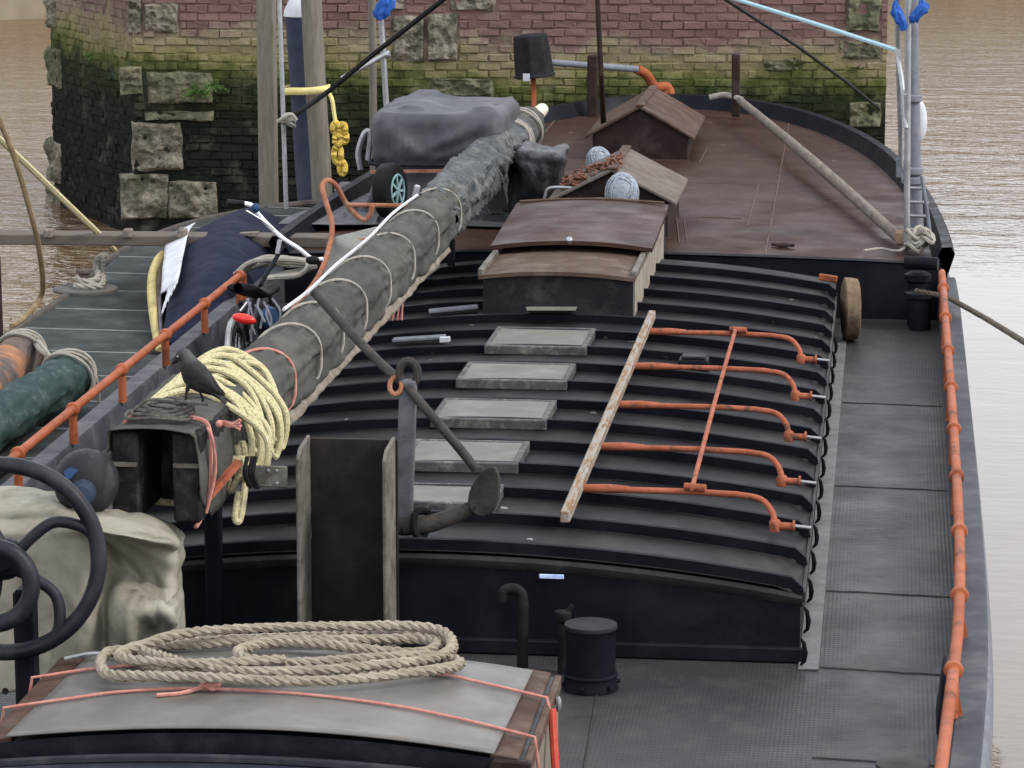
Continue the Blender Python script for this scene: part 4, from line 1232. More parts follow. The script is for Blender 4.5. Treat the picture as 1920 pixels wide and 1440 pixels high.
m.tube(crom([V(mx(y) - 0.1 + 0.015 * math.sin(y * 3), y, mz(y) + 0.165) for y in (18.3, 19, 20, 21.2, 22.4, 23.4)], 6), 0.011, 6); m.build('lashing', whitem, mast)
for q, y in enumerate((28.2, 28.3, 28.42, 29.1, 29.2)):
    m = MB()
    m.tube([V(mx(y) + math.cos(a) * 0.2, y + 0.05 * math.sin(a * 2 + q), mz(y) + math.sin(a) * 0.19) for a in [2 * math.pi * k / 24 for k in range(24)]], 0.014, 6, closed=True)
    m.build('lashing', greyrope, mast)
# wood strip under the cover, light torn hem
m = MB()
m.grid(lambda u, v: V(mx(15.7 + v * 7.6) + 0.118 + 0.05 * u + 0.012 * noise.noise(V(v * 40, u * 3, 1)), 15.7 + v * 7.6, mz(15) - 0.155 - 0.085 * u - 0.012 * noise.noise(V(v * 22, u, 4)) * u), 6, 160)
m.build('torn_hem', mat('torn_hem_cloth', (0.14, 0.12, 0.095), (0.24, 0.21, 0.17), 14, 0.8, 0.9, 0.4, 90, dirt=(0.1, 0.08, 0.06), dscale=9, damt=0.8), mast, solid=0.006)
# canvas hood over the heel
hood = []
for k_ in range(29):
    t_ = k_ / 28; y = 14.50 + 1.35 * t_
    lowR = 0.98 - 0.16 * min(1, t_ * 6) + 0.06 * max(0, t_ - .6)
    cs = [V(-1.372, y, 1.16 - 0.05 * t_), V(-1.366, y, 1.255), V(-1.352, y, 1.272), V(-1.25, y, 1.28), V(-1.1, y, 1.276), V(-0.975, y, 1.262), V(-0.957, y, 1.245), V(-0.945, y, 1.12), V(-0.935, y, 1.0), V(-0.94, y, lowR)]
    row = []
    for a_, b_ in zip(cs, cs[1:]):
        for q_ in range(4): row.append(a_.lerp(b_, q_ / 4))
    row.append(cs[-1])
    out_ = []
    for p in row:
        q_ = noise.noise(p * 4 + V(3, 1, 0)) * 0.014 + (0.3 - abs(noise.noise(p * 7))) * 0.012
        sag = -0.012 * math.sin(min(1, t_ * 5) * math.pi) if p.z > 1.25 else 0
        out_.append(p + V(q_ if p.z < 1.25 else 0, (0.05 * noise.noise(V(p.x * 5, 2, p.z * 5)) if k_ == 0 else 0), q_ + sag if p.z > 1.24 else 0))
    hood.append(out_)
m = MB(); nu_ = len(hood[0])
m.add([p for r2_ in hood for p in r2_], [(j_ * nu_ + i_, j_ * nu_ + i_ + 1, (j_ + 1) * nu_ + i_ + 1, (j_ + 1) * nu_ + i_) for j_ in range(28) for i_ in range(nu_ - 1)], True)
m.build('heel_hood', canvasm, mast, solid=0.006, sharp=70)
# fittings at the heel's right side
m = MB(); p0 = at(500, 893, Y=14.95); m.box(p0, (0.2, 0.012, 0.105)); hbk = m.build('heel_bracket', wornlitsteel, mast, bevel=0.006)
for dx, dz in ((.05, .03), (.05, -.03), (.01, .03)):
    m = MB(); m.lathe([(0.008, 0), (0.008, 0.008), (0.003, 0.01)], p0 + V(dx, -0.006, dz), (0, -1, 0), 8); m.build('bolt', steelm, hbk)
m = MB()
for dx in (-0.085, -0.06, -0.045):
    m.tube(crom([p0 + V(dx, -0.03, 0.1), p0 + V(dx - 0.01, -0.05, 0.02), p0 + V(dx + 0.015, -0.04, -0.05)], 5), 0.011, 6)
m.build('shackle', rubberm, hbk)
m = MB(); m.beam(at(370, 955, Y=14.62), at(448, 866, Y=14.85), 0.03, 0.03); m.build('orange_tie_bar', orangew, mast)

# pink cord tied round the hood
m = MB()
hx = -0.925
m.tube(crom([V(-1.36, 14.72, 1.2), V(-1.3, 14.7, 1.29), V(-1.15, 14.7, 1.30), V(-0.97, 14.7, 1.285), V(-0.93, 14.7, 1.22), V(-0.925, 14.68, 1.1), V(-0.93, 14.66, 0.95), V(-0.97, 14.64, 0.83), V(-0.985, 14.6, 0.80)], 6), 0.011, 6)
m.tube(crom([V(-0.94, 14.69, 1.25), V(-0.91, 14.66, 1.2), V(-0.9, 14.66, 1.05), V(-0.94, 14.63, 0.86)], 6), 0.008, 6)
kc = at(425, 795, Y=14.62)
for k in range(9):
    a = random.uniform(-.6, .6)
    m.tube(crom([kc + V(-0.04, 0.02, 0.01), kc + V(0.0, 0, 0.01 * math.sin(k)), kc + V(0.04, -0.01, 0.02 * a), kc + V(0.065, random.uniform(-.02, .02), 0.05 * a)], 4), 0.006, 5)
m.sphere(kc + V(-0.035, 0, 0), 0.018, 10)
tag(m.build('knotted_cord', pinkm), 'salmon pink cord knotted round the canvas over the mast heel', 'cord')

# small rope coil at the crow's feet
m = MB()
for k in range(4):
    cx, cy = -1.17 + 0.01 * k, 14.72 + 0.02 * k
    m.tube([V(cx + math.cos(a) * (0.16 - 0.015 * k), cy + math.sin(a) * (0.11 + .01 * k), 1.298 + 0.012 * k + 0.008 * math.sin(a * 3 + k)) for a in [2 * math.pi * q / 24 for q in range(24)]], 0.009, 6, closed=True)
m.tube(crom([at(255, 765, Y=14.6), at(280, 750, Y=14.6), at(330, 752, Y=14.65), at(390, 758, Y=14.68)], 6), 0.009, 6)
tag(m.build('cord_coil', mat('dark_cord', (0.05, 0.048, 0.045), (0.12, 0.115, 0.1), 30, 0.8, 0.9, 0.4, 200)), 'thin dark cord coiled under the crow on the mast heel', 'rope')

# ---- yellow mooring rope hung over the mast heel
m = MB()
for k in range(17):
    t_ = k / 16
    y = 15.15 + 0.95 * t_
    d = random.uniform(-.02, .02)
    low = 0.80 + 0.16 * random.random() + 0.02 * t_
    rt = -0.88 + 0.10 * random.random() - 0.03 * t_
    pts = [V(-1.38 + d, y - 0.25, 1.10 + d), V(-1.33 + d, y - 0.12, 1.25 + d), V(-1.15, y + 0.05, 1.305 + 0.035 * math.sin(k * 2.1) + 0.02), V(-0.97 + d, y + 0.10, 1.25 + 0.03 * math.sin(k)), V(rt + 0.02, y + 0.06 - 0.1 * t_, 1.10), V(rt + 0.015, y - 0.1 * t_, 0.92), V(rt - 0.02, y - 0.04 - 0.25 * t_, low + 0.06), V(rt - 0.06, y - 0.05 - 0.25 * t_, low), V(rt - 0.09, y - 0.2 * t_, low + 0.08), V(-1.0, y - 0.1, 0.86), V(-1.2, y - 0.15, 0.82), V(-1.37, y - 0.22, 0.9)]
    m.tube(crom(pts, 7, closed=True), 0.0165, 8, closed=True)
m.tube(crom([V(-0.86, 15.2, 0.95), V(-0.84, 15.0, 0.82), V(-0.85, 14.95, 0.75), V(-0.87, 14.95, 0.77), V(-0.86, 15.0, 0.88)], 7), 0.0165, 8)
tag(m.build('rope_hank', yropem), 'thick hank of pale yellow rope slung over the mast heel behind the crow', 'rope')

# ---- the crow
def loft(secs, n=16):
    mb = MB()
    vs = []
    for c, t_, rw, rh in secs:
        t_ = Vector(t_).normalized(); s_ = V(0, 1, 0); u_ = s_.cross(t_).normalized()
        for k in range(n):
            a = 2 * math.pi * k / n
            vs.append(Vector(c) + s_ * math.cos(a) * rw + u_ * math.sin(a) * rh)
    mb.add(vs, [(i * n + k, i * n + (k + 1) % n, (i + 1) * n + (k + 1) % n, (i + 1) * n + k) for i in range(len(secs) - 1) for k in range(n)], True)
    mb.add(vs[:n], [tuple(range(n))], True); mb.add(vs[-n:], [tuple(range(n))], True)
    return mb
bm_ = bpy.data.materials.new('crow_plumage'); bm_.use_nodes = True
N, L = bm_.node_tree.nodes, bm_.node_tree.links
pp = N['Principled BSDF']; tc = N.new('ShaderNodeTexCoord'); nn = N.new('ShaderNodeTexNoise'); nn.inputs['Scale'].default_value = 34; nn.inputs['Detail'].default_value = 5
mpg = N.new('ShaderNodeMapping'); mpg.inputs['Rotation'].default_value = (0, R(40), 0); mpg.inputs['Scale'].default_value = (0.35, 1, 1.6)
L.new(tc.outputs['Object'], mpg.inputs[0]); L.new(mpg.outputs[0], nn.inputs['Vector'])
rp = N.new('ShaderNodeValToRGB'); rp.color_ramp.elements[0].color = (0.008, 0.008, 0.009, 1); rp.color_ramp.elements[1].color = (0.035, 0.034, 0.034, 1)
L.new(nn.outputs['Fac'], rp.inputs[0])
# grey nape: a patch behind the head
gr = N.new('ShaderNodeVectorMath'); gr.operation = 'DISTANCE'; gr.inputs[1].default_value = (-0.045, 0, 0.235)
L.new(tc.outputs['Object'], gr.inputs[0])
mr_ = N.new('ShaderNodeMapRange'); mr_.inputs[1].default_value = 0.02; mr_.inputs[2].default_value = 0.065; mr_.inputs[3].default_value = 0.75; mr_.inputs[4].default_value = 0
L.new(gr.outputs['Value'], mr_.inputs[0])
mxn = N.new('ShaderNodeMixRGB'); mxn.inputs[2].default_value = (0.085, 0.085, 0.088, 1)
L.new(mr_.outputs[0], mxn.inputs[0]); L.new(rp.outputs[0], mxn.inputs[1]); L.new(mxn.outputs[0], pp.inputs['Base Color'])
pp.inputs['Roughness'].default_value = 0.6
pp.inputs['Specular IOR Level'].default_value = 0.12
bb = N.new('ShaderNodeBump'); bb.inputs['Strength'].default_value = 0.5; bb.inputs['Distance'].default_value = 0.004; L.new(nn.outputs['Fac'], bb.inputs['Height']); L.new(bb.outputs[0], pp.inputs['Normal'])
CF = at(362, 752, Y=14.72)          # between the feet


def cb(x, z, y=0): return CF + V((x - 362) / 412, y, (752 - z) / 404)


secs = []
for (x, z, tx, tz, rw, rh) in ((320, 684, -1, -.5, .001, .001), (323, 681.5, -1, -.45, .004, .005), (327, 678, -1, -.4, .008, .010), (331, 673.5, -1, -.3, .015, .018), (335, 667, -1, -.1, .024, .026), (342, 663.5, -1, .15, .031, .032), (349, 667, -.9, .6, .031, .033), (352, 676, -.6, .85, .033, .036), (357, 687, -.6, .8, .042, .046), (364, 699, -.7, .75, .05, .055), (373, 709, -.8, .65, .052, .054), (384, 718, -.85, .55, .044, .044), (395, 727, -.85, .55, .032, .029), (405, 736, -.82, .6, .023, .015), (415, 745, -.8, .6, .02, .008), (426, 755, -.8, .6, .022, .005)):
    g_ = 1.12 if x > 349 else 1.0
    secs.append((cb(x, z), V(tx, 0, tz), rw * g_, rh * g_))
m = loft(secs, 18)
# folded wings hugging the flanks
for sg in (-1, 1):
    ws = []
    for (x, z, rw, rh) in ((353, 682, .004, .012), (361, 690, .012, .032), (372, 700, .016, .04), (384, 710, .014, .034), (397, 720, .011, .023), (409, 729, .007, .012), (423, 739, .003, .005)):
        ws.append((cb(x, z, sg * (0.047 - max(0, (x - 375)) * 0.0007)), V(-.78, 0, .62), rw, rh))
    w_ = loft(ws, 12)
    m.add(w_.v, w_.f, True)
for sg, fx in ((-1, 346), (1, 376)):
    y = sg * 0.022
    m.tube(crom([cb(366 + sg * 5, 714, y), cb(362 + sg * 9, 729, y), cb(fx + 3, 750, y), cb(fx, 757, y)], 4), [0.014] * 3 + [0.011] * 2 + [0.0055] * 8, 7)
    for dx, dy in ((-0.032, 0.012), (-0.035, -0.004), (-0.028, -0.02), (0.022, 0)):
        m.tube([cb(fx, 757, y), cb(fx, 758, y) + V(dx * .6, dy * .6, 0.004), cb(fx, 760, y) + V(dx, dy, 0)], [0.005, 0.0045, 0.002], 6)
crow = tag(m.build('crow', bm_, weld=True, sharp=80), 'dark crow with greyish nape standing on the canvas at the mast heel', 'bird')
m = MB()
for sg in (-1, 1): m.sphere(cb(336, 666, sg * 0.0255), 0.0052, 8)
m.build('eye', mat('bird_eye', (0.25, 0.25, 0.26), (0.3, 0.3, 0.3), 5, 0.1, 0.15, 0), crow)

# ---- anchor leaning at the tabernacle
anchor = thing('anchor', (-0.18, 15.75, 0.52), 'grey and rust-brown iron anchor with long stock, propped on the hatch behind the tabernacle', 'anchor')
top, bot = at(766, 700, Y=15.72), at(757, 985, Y=15.7)
m = MB(); m.beam(bot, top - V(0, 0, 0.03), 0.085, 0.05, up=(0, 1, 0)); m.build('shank', anchorg, anchor, bevel=0.012, segs=2)
m = MB(); m.tube([top + V(math.cos(a) * 0.045, 0.0, 0.0 + math.sin(a) * 0.06) for a in [2 * math.pi * k / 20 for k in range(20)]], 0.022, 8, closed=True); m.build('shank_eye', anchorm, anchor)
m = MB()
stock = crom([at(589, 547, Y=16.3), at(650, 615, Y=16.15), at(715, 683, Y=15.9), at(760, 722, Y=15.72), at(790, 757, Y=15.66), at(850, 827, Y=15.62), at(893, 880, Y=15.6)], 6)
m.tube(stock, 0.024, 12); m.build('stock', anchorm, anchor)
m = MB(); m.tube([at(762, 722, Y=15.72) + V(-0.05 + math.cos(a) * 0.03, -0.02 + 0.02 * math.sin(a), math.sin(a) * 0.04) for a in [k * 0.5236 for k in range(12)]], 0.013, 6, closed=True); m.build('shackle', rustm, anchor)
for sg in (1, -1):
    arm = crom([bot + V(0, 0, 0.0), bot + V(sg * 0.12, 0, 0.01), bot + V(sg * 0.25, 0, 0.055), bot + V(sg * 0.36, 0, 0.115), bot + V(sg * 0.42, 0, 0.18)], 6)
    m = MB(); m.tube(arm, [0.052 - 0.026 * k / (len(arm) - 1) for k in range(len(arm))], 10); ao = m.build('arm', anchorm, anchor)
    # palm: shield-shaped plate with thickness, facing up and inwards
    c_ = bot + V(sg * 0.41, -0.05, 0.195); ax = V(sg * 0.3, .1, .93).normalized(); si = V(sg * .9, -0.35, -.25); si = (si - ax * si.dot(ax)).normalized(); nr_ = ax.cross(si)
    poly = []
    for k in range(20):
        a = 2 * math.pi * k / 20
        wv = 0.078 * math.sin(a) * (1 - 0.28 * math.cos(a)); lv = 0.128 * math.cos(a)
        poly.append(c_ + ax * lv + si * wv)
    m = MB(); m.prism(poly, nr_ * 0.018); m.build('fluke', anchorm, ao, bevel=0.005)
m = MB(); m.tube(crom([bot + V(0.06, -.06, .06), bot + V(0.1, -.03, .09), bot + V(0.12, .04, .05), bot + V(0.1, .03, -.05), bot + V(.07, -.05, -.04)], 4, closed=True), 0.018, 8, closed=True); m.build('lashing', rubberm, anchor)

# ---- folded orange railing on the hatch
rail = thing('folded_railing', (1.1, 18.8, 0.5), 'folded railing of orange stanchions with a worn wooden handrail lying on the hatch', 'railing')
m = MB(); m.beam((0.605, 15.85, 0.60), (0.60, 21.9, 0.60), 0.048, 0.06); m.build('handrail', oakm, rail, bevel=0.006)
for k, y in enumerate((21.38, 20.12, 18.88, 17.68, 16.62)):
    ys = y - 0.02
    z0 = 0.575
    m = MB()
    pts = crom([V(0.62, y, z0), V(0.85, y - 0.01, z0), V(1.15, y - 0.015, z0), V(1.42, y - 0.03, z0 - 0.005)], 4)[:-1] + crom([V(1.42, y - 0.03, z0 - 0.005), V(1.54, y - 0.06, z0 - 0.02), V(1.60, y - 0.11, z0 - 0.07), V(1.62, y - 0.15, z0 - 0.125)], 6)
    m.tube(pts, 0.0165, 10)
    m.tube([V(0.62, y, z0), V(0.75, y, z0 + .002), V(0.86, y, z0)], [0.022, 0.024, 0.018], 10)
    so_ = m.build('stanchion', orangew, rail)
    e = V(1.62, y - 0.15, z0 - 0.135)
    m = MB(); m.lathe([(0.027, -0.03), (0.03, -0.02), (0.03, 0.02), (0.022, 0.03)], e, (0, 0, 1), 10); m.tube([e, e + V(0.09, 0, -0.004)], 0.02, 10); m.lathe([(0.03, 0), (0.03, 0.012)], e + V(0.09, 0, 0), (1, 0, 0), 10); m.build('foot', orangew, so_)
    m = MB(); m.tube([e + V(0.1, 0, 0), e + V(0.185, 0, -0.008)], 0.009, 8); m.build('pin', steelm, so_)
m = MB(); m.tube([V(1.19, 16.55, 0.603), V(1.185, 18.8, 0.612), V(1.185, 21.36, 0.603)], 0.013, 8)
for y in (16.59, 21.35): m.tube([V(1.15, y, 0.606), V(1.26, y - .02, 0.604)], 0.02, 8)
m.build('cross_rod', orangew, rail)

# ---- round wooden fender block on end by the hatch
m = MB()
cF = V(1.9, 24.45, 0.245)
m.lathe([(0.21, -0.055), (0.235, -0.045), (0.238, 0.0), (0.23, 0.05), (0.21, 0.058)], cF, (1, 0.12, 0), 26)
for v in m.v:
    d_ = (v - cF); v += Vector((0, d_.y, d_.z)) * 0.06 * noise.noise(v * 5)
wf = tag(m.build('wooden_disc', mat('split_log', (0.1, 0.07, 0.045), (0.2, 0.145, 0.095), 7, 0.7, 0.85, 0.6, 40, dirt=(0.035, 0.028, 0.025), dscale=3.5, damt=0.95)), 'thick weathered wooden disc on edge at the far right end of the hatch', 'wooden disc')
m = MB(); m.beam((1.66, 24.45, 0.48), (1.8, 24.45, 0.46), 0.04, 0.05); m.build('orange_tip', orangem, wf, bevel=0.008)

# ---- spar lying across the after deck
m = MB()
a, b = at(1388, 189, Y=33.2), at(1690, 450, z=0.53)
m.tube([a.lerp(b, k / 10) + V(0, 0, 0.02 * math.sin(math.pi * k / 10)) for k in range(11)], [0.05 - 0.006 * abs(k - 6) * .3 for k in range(11)], 12)
sp = tag(m.build('wooden_spar', greywood), 'long grey wooden spar slanting across the brown after deck', 'spar')
m = MB(); m.tube(crom([at(1330, 183, Y=33.5), at(1360, 178, Y=33.5), at(1390, 186, Y=33.3)], 5), 0.03, 8); m.build('rope_end', greyrope, sp)
m = MB(); m.box(b + V(0, -0.02, 0.02), (0.1, 0.08, 0.12)); m.build('end_block', mat('brown_end_grain', (0.2, 0.13, 0.085), (0.32, 0.22, 0.15), 15, 0.7, 0.8, 0.4, 60), sp, bevel=0.02)

# ---- tall brown staff
m = MB(); m.tube([at(1134, 278, z=0.62), at(1127, 140, Y=30.2), at(1119, -30, Y=30.2)], [0.03, 0.025, 0.022], 10)
tag(m.build('flag_staff', darkbrown), 'slim dark brown staff rising between the two gabled skylights', 'pole')

# ---- black bucket upside down on the tiller
m = MB()
cbk = at(998, 102, Y=33.45)
m.lathe([(0.10, 0.21), (0.16, 0.20), (0.175, 0.19), (0.19, 0.05), (0.2, -0.2), (0.215, -0.21), (0.215, -0.23), (0.19, -0.23)], cbk, (-0.12, 0, 1), 8)
bo = tag(m.build('black_bucket', dullblack, bevel=0.015, segs=2), 'dull black tub upturned over the end of the tiller', 'tub')
m = MB(); m.box(at(987, 145, Y=33.2), (0.07, 0.01, 0.075)); m.build('white_tag', whitem, bo)

# ---- tarpaulin-covered cart on the left of the after deck
cart = thing('covered_cart', (-1.65, 27.6, 0.5), 'small-wheeled cart under a strapped dark grey tarpaulin on the left of the after deck', 'cart')
def P_(x, y, Y): return at(x, y, Y=Y)
CC = [(V(a_, 27.3, b_), V(c_, 27.3, d_), h_, w_) for a_, b_, c_, d_, h_, w_ in ((-2.12, 1.3, -1.75, 1.02, .05, .06), (-1.75, 1.02, -1.2, 1.28, .05, .06), (-2.1, 1.18, -1.8, 0.97, .035, .04), (-1.7, 0.97, -1.1, 1.12, .035, .04), (-1.6, 1.33, -1.5, 1.1, .02, .04), (-1.12, 1.34, -1.16, 0.95, .04, .04), (-2.05, 1.34, -2.08, 0.96, .03, .04), (-1.4, 1.2, -1.3, 0.95, .02, .03))]
def cartfold(p):
    k = 0.008 * crease(p, 5.0, (1, .8, 1.3), 1.0) + creaselines(p, CC)
    top = max(0, min(1, (p.z - 1.3) / 0.05))
    k -= 0.07 * top * max(0, 1 - ((p.x + 1.66) / 0.5) ** 2) * max(0, 1 - ((p.y - 27.9) / 0.6) ** 2)
    ph = (p.z + 0.55 * (p.x + 1.55) ** 2 + 0.04 * noise.noise(p * 4)) * 17
    k += 0.012 * (1 - abs(math.sin(ph)) ** 0.6) * (1 - top) * (p.z > 0.9)
    return k
m = cloth((-2.75, 26.5, 1.50), (1, 0, 0), (0, 1, 0), 2.2, 2.7, 88, 104, [((-1.6, 28.0, 1.13), (0.54, 0.7, 0.22), 0.06), ((-1.6, 28.0, 0.72), (0.46, 0.58, 0.3), 0.05), ((-1.85, 28.1, 1.34), (0.14, 0.5, 0.08), 0.07), ((-1.25, 27.6, 1.33), (0.1, 0.2, 0.07), 0.06)], 0.52, 80, 6, (0.93, 0.06, -1.6, 28.0, 0.52, 0.68), 3, 0.05, 0.10, cartfold)
m.build('tarpaulin', tarpg, cart, solid=0.006, sharp=80)
m = MB(); m.tube(crom([V(-2.17, 28.5, .93), V(-2.17, 27.7, .93), V(-2.15, 27.28, .93), V(-1.85, 27.26, .925), V(-1.4, 27.26, .93), V(-1.05, 27.28, .95), V(-1.03, 27.7, .96), V(-1.03, 28.5, .97)], 6), 0.018, 6); m.build('strap', dullblack, cart)
m = MB(); m.beam(V(-2.15, 27.2, .87), V(-1.1, 27.2, .9), 0.025, 0.025); m.build('frame_bar', rustm, cart)
cw = at(731, 357, Y=26.7)
axw = V(1, -0.28, 0.05).normalized()
m = MB(); m.lathe([(0.13, -0.07), (0.19, -0.075), (0.222, -0.055), (0.228, -0.02), (0.228, 0.02), (0.222, 0.055), (0.19, 0.075), (0.13, 0.07)], cw, axw, 30, cap=False); wh = m.build('tyre', rubberm, cart)
m = MB(); m.lathe([(0.14, -0.05), (0.135, 0.06), (0.12, 0.055), (0.02, 0.03)], cw, axw, 24, cap=False); m.build('rim', dullblack, wh)
m = MB()
u_ = axw.orthogonal().normalized(); w2 = axw.cross(u_)
for k in range(7):
    a = 2 * math.pi * k / 7
    m.beam(cw + axw * 0.075, cw + axw * 0.072 + (u_ * math.cos(a) + w2 * math.sin(a)) * 0.125, 0.022, 0.012, up=axw)
m.tube([cw + axw * 0.07 + (u_ * math.cos(a) + w2 * math.sin(a)) * 0.128 for a in [2 * math.pi * k / 24 for k in range(24)]], 0.011, 6, closed=True)
m.build('spoke', turq, wh)
m = MB(); m.beam(P_(774, 388, 26.9), P_(783, 347, 26.9), 0.045, 0.05); m.build('cart_leg', whitem, cart, bevel=0.01)
m = MB(); m.tube(crom([P_(676, 318, 28.2), P_(672, 285, 28.2), P_(684, 250, 28.2), P_(694, 252, 28.2), P_(690, 300, 28.2)], 6), 0.026, 8); m.build('handle_tube', steelm, cart)

# ---- black sheet bundle under the mast tip
ctrl = [[P_(955, 398, 27.2), P_(975, 402, 26.9), P_(1010, 404, 26.8), P_(1045, 402, 26.9), P_(1058, 392, 27.3)],
        [P_(955, 340, 27.2), P_(975, 345, 26.8), P_(1010, 350, 26.7), P_(1045, 345, 26.8), P_(1052, 335, 27.2)],
        [P_(958, 300, 27.2), P_(978, 302, 26.8), P_(1012, 308, 26.7), P_(1048, 310, 26.75), P_(1058, 300, 27.2)],
        [P_(962, 275, 27.3), P_(985, 278, 26.95), P_(1015, 284, 26.85), P_(1050, 286, 26.8), P_(1066, 276, 27.3)],
        [P_(970, 268, 27.9), P_(990, 266, 27.8), P_(1020, 272, 27.8), P_(1046, 276, 27.8), P_(1062, 272, 27.9)]]
m = drape(ctrl, 12, 0.02, 4, 7.0, 0.03, 3.5, (1.6, .5, .8))
tag(m.build('plastic_sheet', mat('black_plastic_sheet', (0.014, 0.015, 0.018), (0.03, 0.031, 0.035), 3, 0.3, 0.45, 0.15, 40, dirt=(0.12, 0.12, 0.125), dscale=3, damt=0.45, crs=7.0, spec=0.2), solid=0.01, sharp=70), 'crumpled black plastic sheeting hanging under the far end of the mast', 'plastic sheet')

# ---- twine fenders and rusty chain between skylights
for i, (x, y, Y, r_, sc, lb) in enumerate(((1122, 304, 29.9, 0.123, (0.9, 0.8, 1.1), 'blue and white twine ball fender at the foot of the brown staff'), (1166, 362, 25.9, 0.115, (1.1, .8, 1.35), 'blue and white twine ball fender behind the companion hatch lid'))):
    c_ = at(x, y, Y=Y)
    m = MB(); m.sphere(c_, r_, 22, sc)
    for v in m.v: v += (v - c_).normalized() * 0.012 * noise.noise(v * 30)
    for k in range(14):
        a = random.uniform(0, math.pi); tl = random.uniform(-.7, .7)
        u_ = V(math.cos(a), math.sin(a), tl).normalized(); o_ = u_.orthogonal().normalized(); w2 = u_.cross(o_)
        m.tube([c_ + Vector(((o_ * math.cos(t_) + w2 * math.sin(t_)).x * sc[0], (o_ * math.cos(t_) + w2 * math.sin(t_)).y * sc[1], (o_ * math.cos(t_) + w2 * math.sin(t_)).z * sc[2])) * (r_ * 1.03) for t_ in [2 * math.pi * q / 18 for q in range(18)]], 0.008, 5, closed=True)
    tag(m.build('twine_fender', fendblue), lb, 'fender', 'blue and white twine fenders')
heap = thing('chain_heap', (-0.2, 26.3, 0.9), 'heap of rusty chain on the roof of the nearer gabled skylight', 'chain')
for k in range(46):
    dx_ = random.uniform(-.42, .06); c_ = V(-0.03 + dx_, 26.1 + random.uniform(-.02, .6), 1.075 - sl2 * abs(dx_) + random.uniform(.0, .05))
    rot = Matrix.Rotation(random.uniform(0, 3), 3, 'Z') @ Matrix.Rotation(random.uniform(0, 3), 3, 'X')
    m = MB(); m.tube([c_ + rot @ V(math.cos(a) * 0.045, math.sin(a) * 0.028, 0) for a in [k2 * 0.7854 for k2 in range(8)]], 0.009, 5, closed=True)
    m.build('link', chainm, heap)
m = MB(); m.tube(crom([P_(1020, 372, 26.2), P_(1030, 353, 26.2), P_(1070, 352, 26.2), P_(1110, 354, 26.2), P_(1113, 368, 26.2)], 6), 0.012, 8)
tag(m.build('grab_handle', steelm), 'thin grey bent tube standing just behind the companion lid', 'tube')

# ---- rusty bent tube frame beside the mast
fr_ = thing('rusty_tube_frame', (-2.1, 25, 0.4), 'rust-red frame of bent tubes standing left of the mast', 'tube frame')
m = MB()
m.tube(crom([P_(482, 645, 20.6), P_(545, 585, 21.8), P_(596, 520, 23.0), P_(618, 460, 23.6), P_(622, 420, 23.8), P_(610, 375, 23.9), P_(604, 350, 24.0), P_(614, 338, 24.05), P_(630, 348, 24.1), P_(648, 380, 24.2), P_(668, 404, 24.2), P_(684, 412, 24.2), P_(694, 402, 24.2), P_(698, 386, 24.2)], 7), 0.02, 9)
m.build('bent_tube', rustm, fr_)
m = MB(); m.tube([P_(652, 384, 24.2), P_(768, 386, 24.3)], 0.017, 8); m.build('cross_tube', rustm, fr_)
m = MB(); m.tube([P_(625, 452, 23.9), P_(694, 450, 23.9)], 0.016, 8); m.build('cross_tube', rustm, fr_)

# ---- grey plastic tub under the mast
m = MB()
A = [P_(600, 520, 23.6), P_(772, 548, 23.1), P_(832, 504, 24.4), P_(700, 470, 24.9)]
B = [P_(622, 440, 23.75), P_(760, 500, 23.2), P_(812, 468, 24.3), P_(706, 420, 24.9)]
m.hexa(A + B)
tb_ = tag(m.build('plastic_tub', tubm, bevel=0.05, segs=4), 'grey-green plastic tub wedged beneath the mast', 'tub')

# orange straps hanging under the mast
m = MB()
for k, x in enumerate((744, 750, 755)):
    m.tube(crom([P_(x + 2, 535, 21.5), P_(x, 560, 21.4), P_(x - 8 + 3 * k, 600, 21.4)], 5), 0.008, 5)
tag(m.build('hanging_cord', pinkm), 'frayed pink cord ends hanging from the middle of the mast', 'cord')

# ================================================================== BICYCLE
bike = thing('bicycle', (-2.2, 22.2, 0.0), 'dark small-wheeled bicycle with white handlebar and red rear light on the left side deck', 'bicycle')
BY0, BY1 = 21.75, 22.95
lean = -0.06


def bk_(y, z, x=0): return V(-2.2 + x + lean * z, y, z)


for yw in (BY0, BY1):
    m = MB(); m.lathe([(0.205, -0.02), (0.235, -0.024), (0.25, 0), (0.235, 0.024), (0.205, 0.02)], bk_(yw, 0.25), (1, 0, -lean), 32, cap=False)
    wo = m.build('wheel', rubberm, bike)
    m = MB(); m.tube([bk_(yw + math.cos(a) * 0.205, 0.25 + math.sin(a) * 0.205) for a in [2 * math.pi * k / 28 for k in range(28)]], 0.012, 6, closed=True)
    for k in range(16):
        a = 2 * math.pi * k / 16; m.tube([bk_(yw, 0.25, 0.015 * (-1) ** k), bk_(yw + math.cos(a) * 0.2, 0.25 + math.sin(a) * 0.2)], 0.0025, 4)
    m.build('rim', chrome, wo)
m = MB()
m.tube([bk_(BY0, 0.25), bk_(22.2, 0.3), bk_(22.75, 0.55)], 0.018, 8); m.tube([bk_(22.2, 0.3), bk_(22.02, 0.62)], 0.016, 8)
m.tube([bk_(BY1, 0.25, .05), bk_(22.8, 0.55, .05), bk_(22.76, 0.62)], 0.014, 8); m.tube([bk_(BY1, 0.25, -.05), bk_(22.8, 0.55, -.05), bk_(22.76, 0.62)], 0.014, 8)
m.tube([bk_(22.76, 0.62), P_(532, 460, 22.9)], 0.016, 8); m.tube([bk_(BY0, 0.25, .05), bk_(22.05, 0.52)], 0.01, 6)
m.build('frame', mat('bike_black_paint', (0.012, 0.013, 0.016), (0.02, 0.022, 0.026), 10, 0.3, 0.4, 0.05, 60), bike)
m = MB()
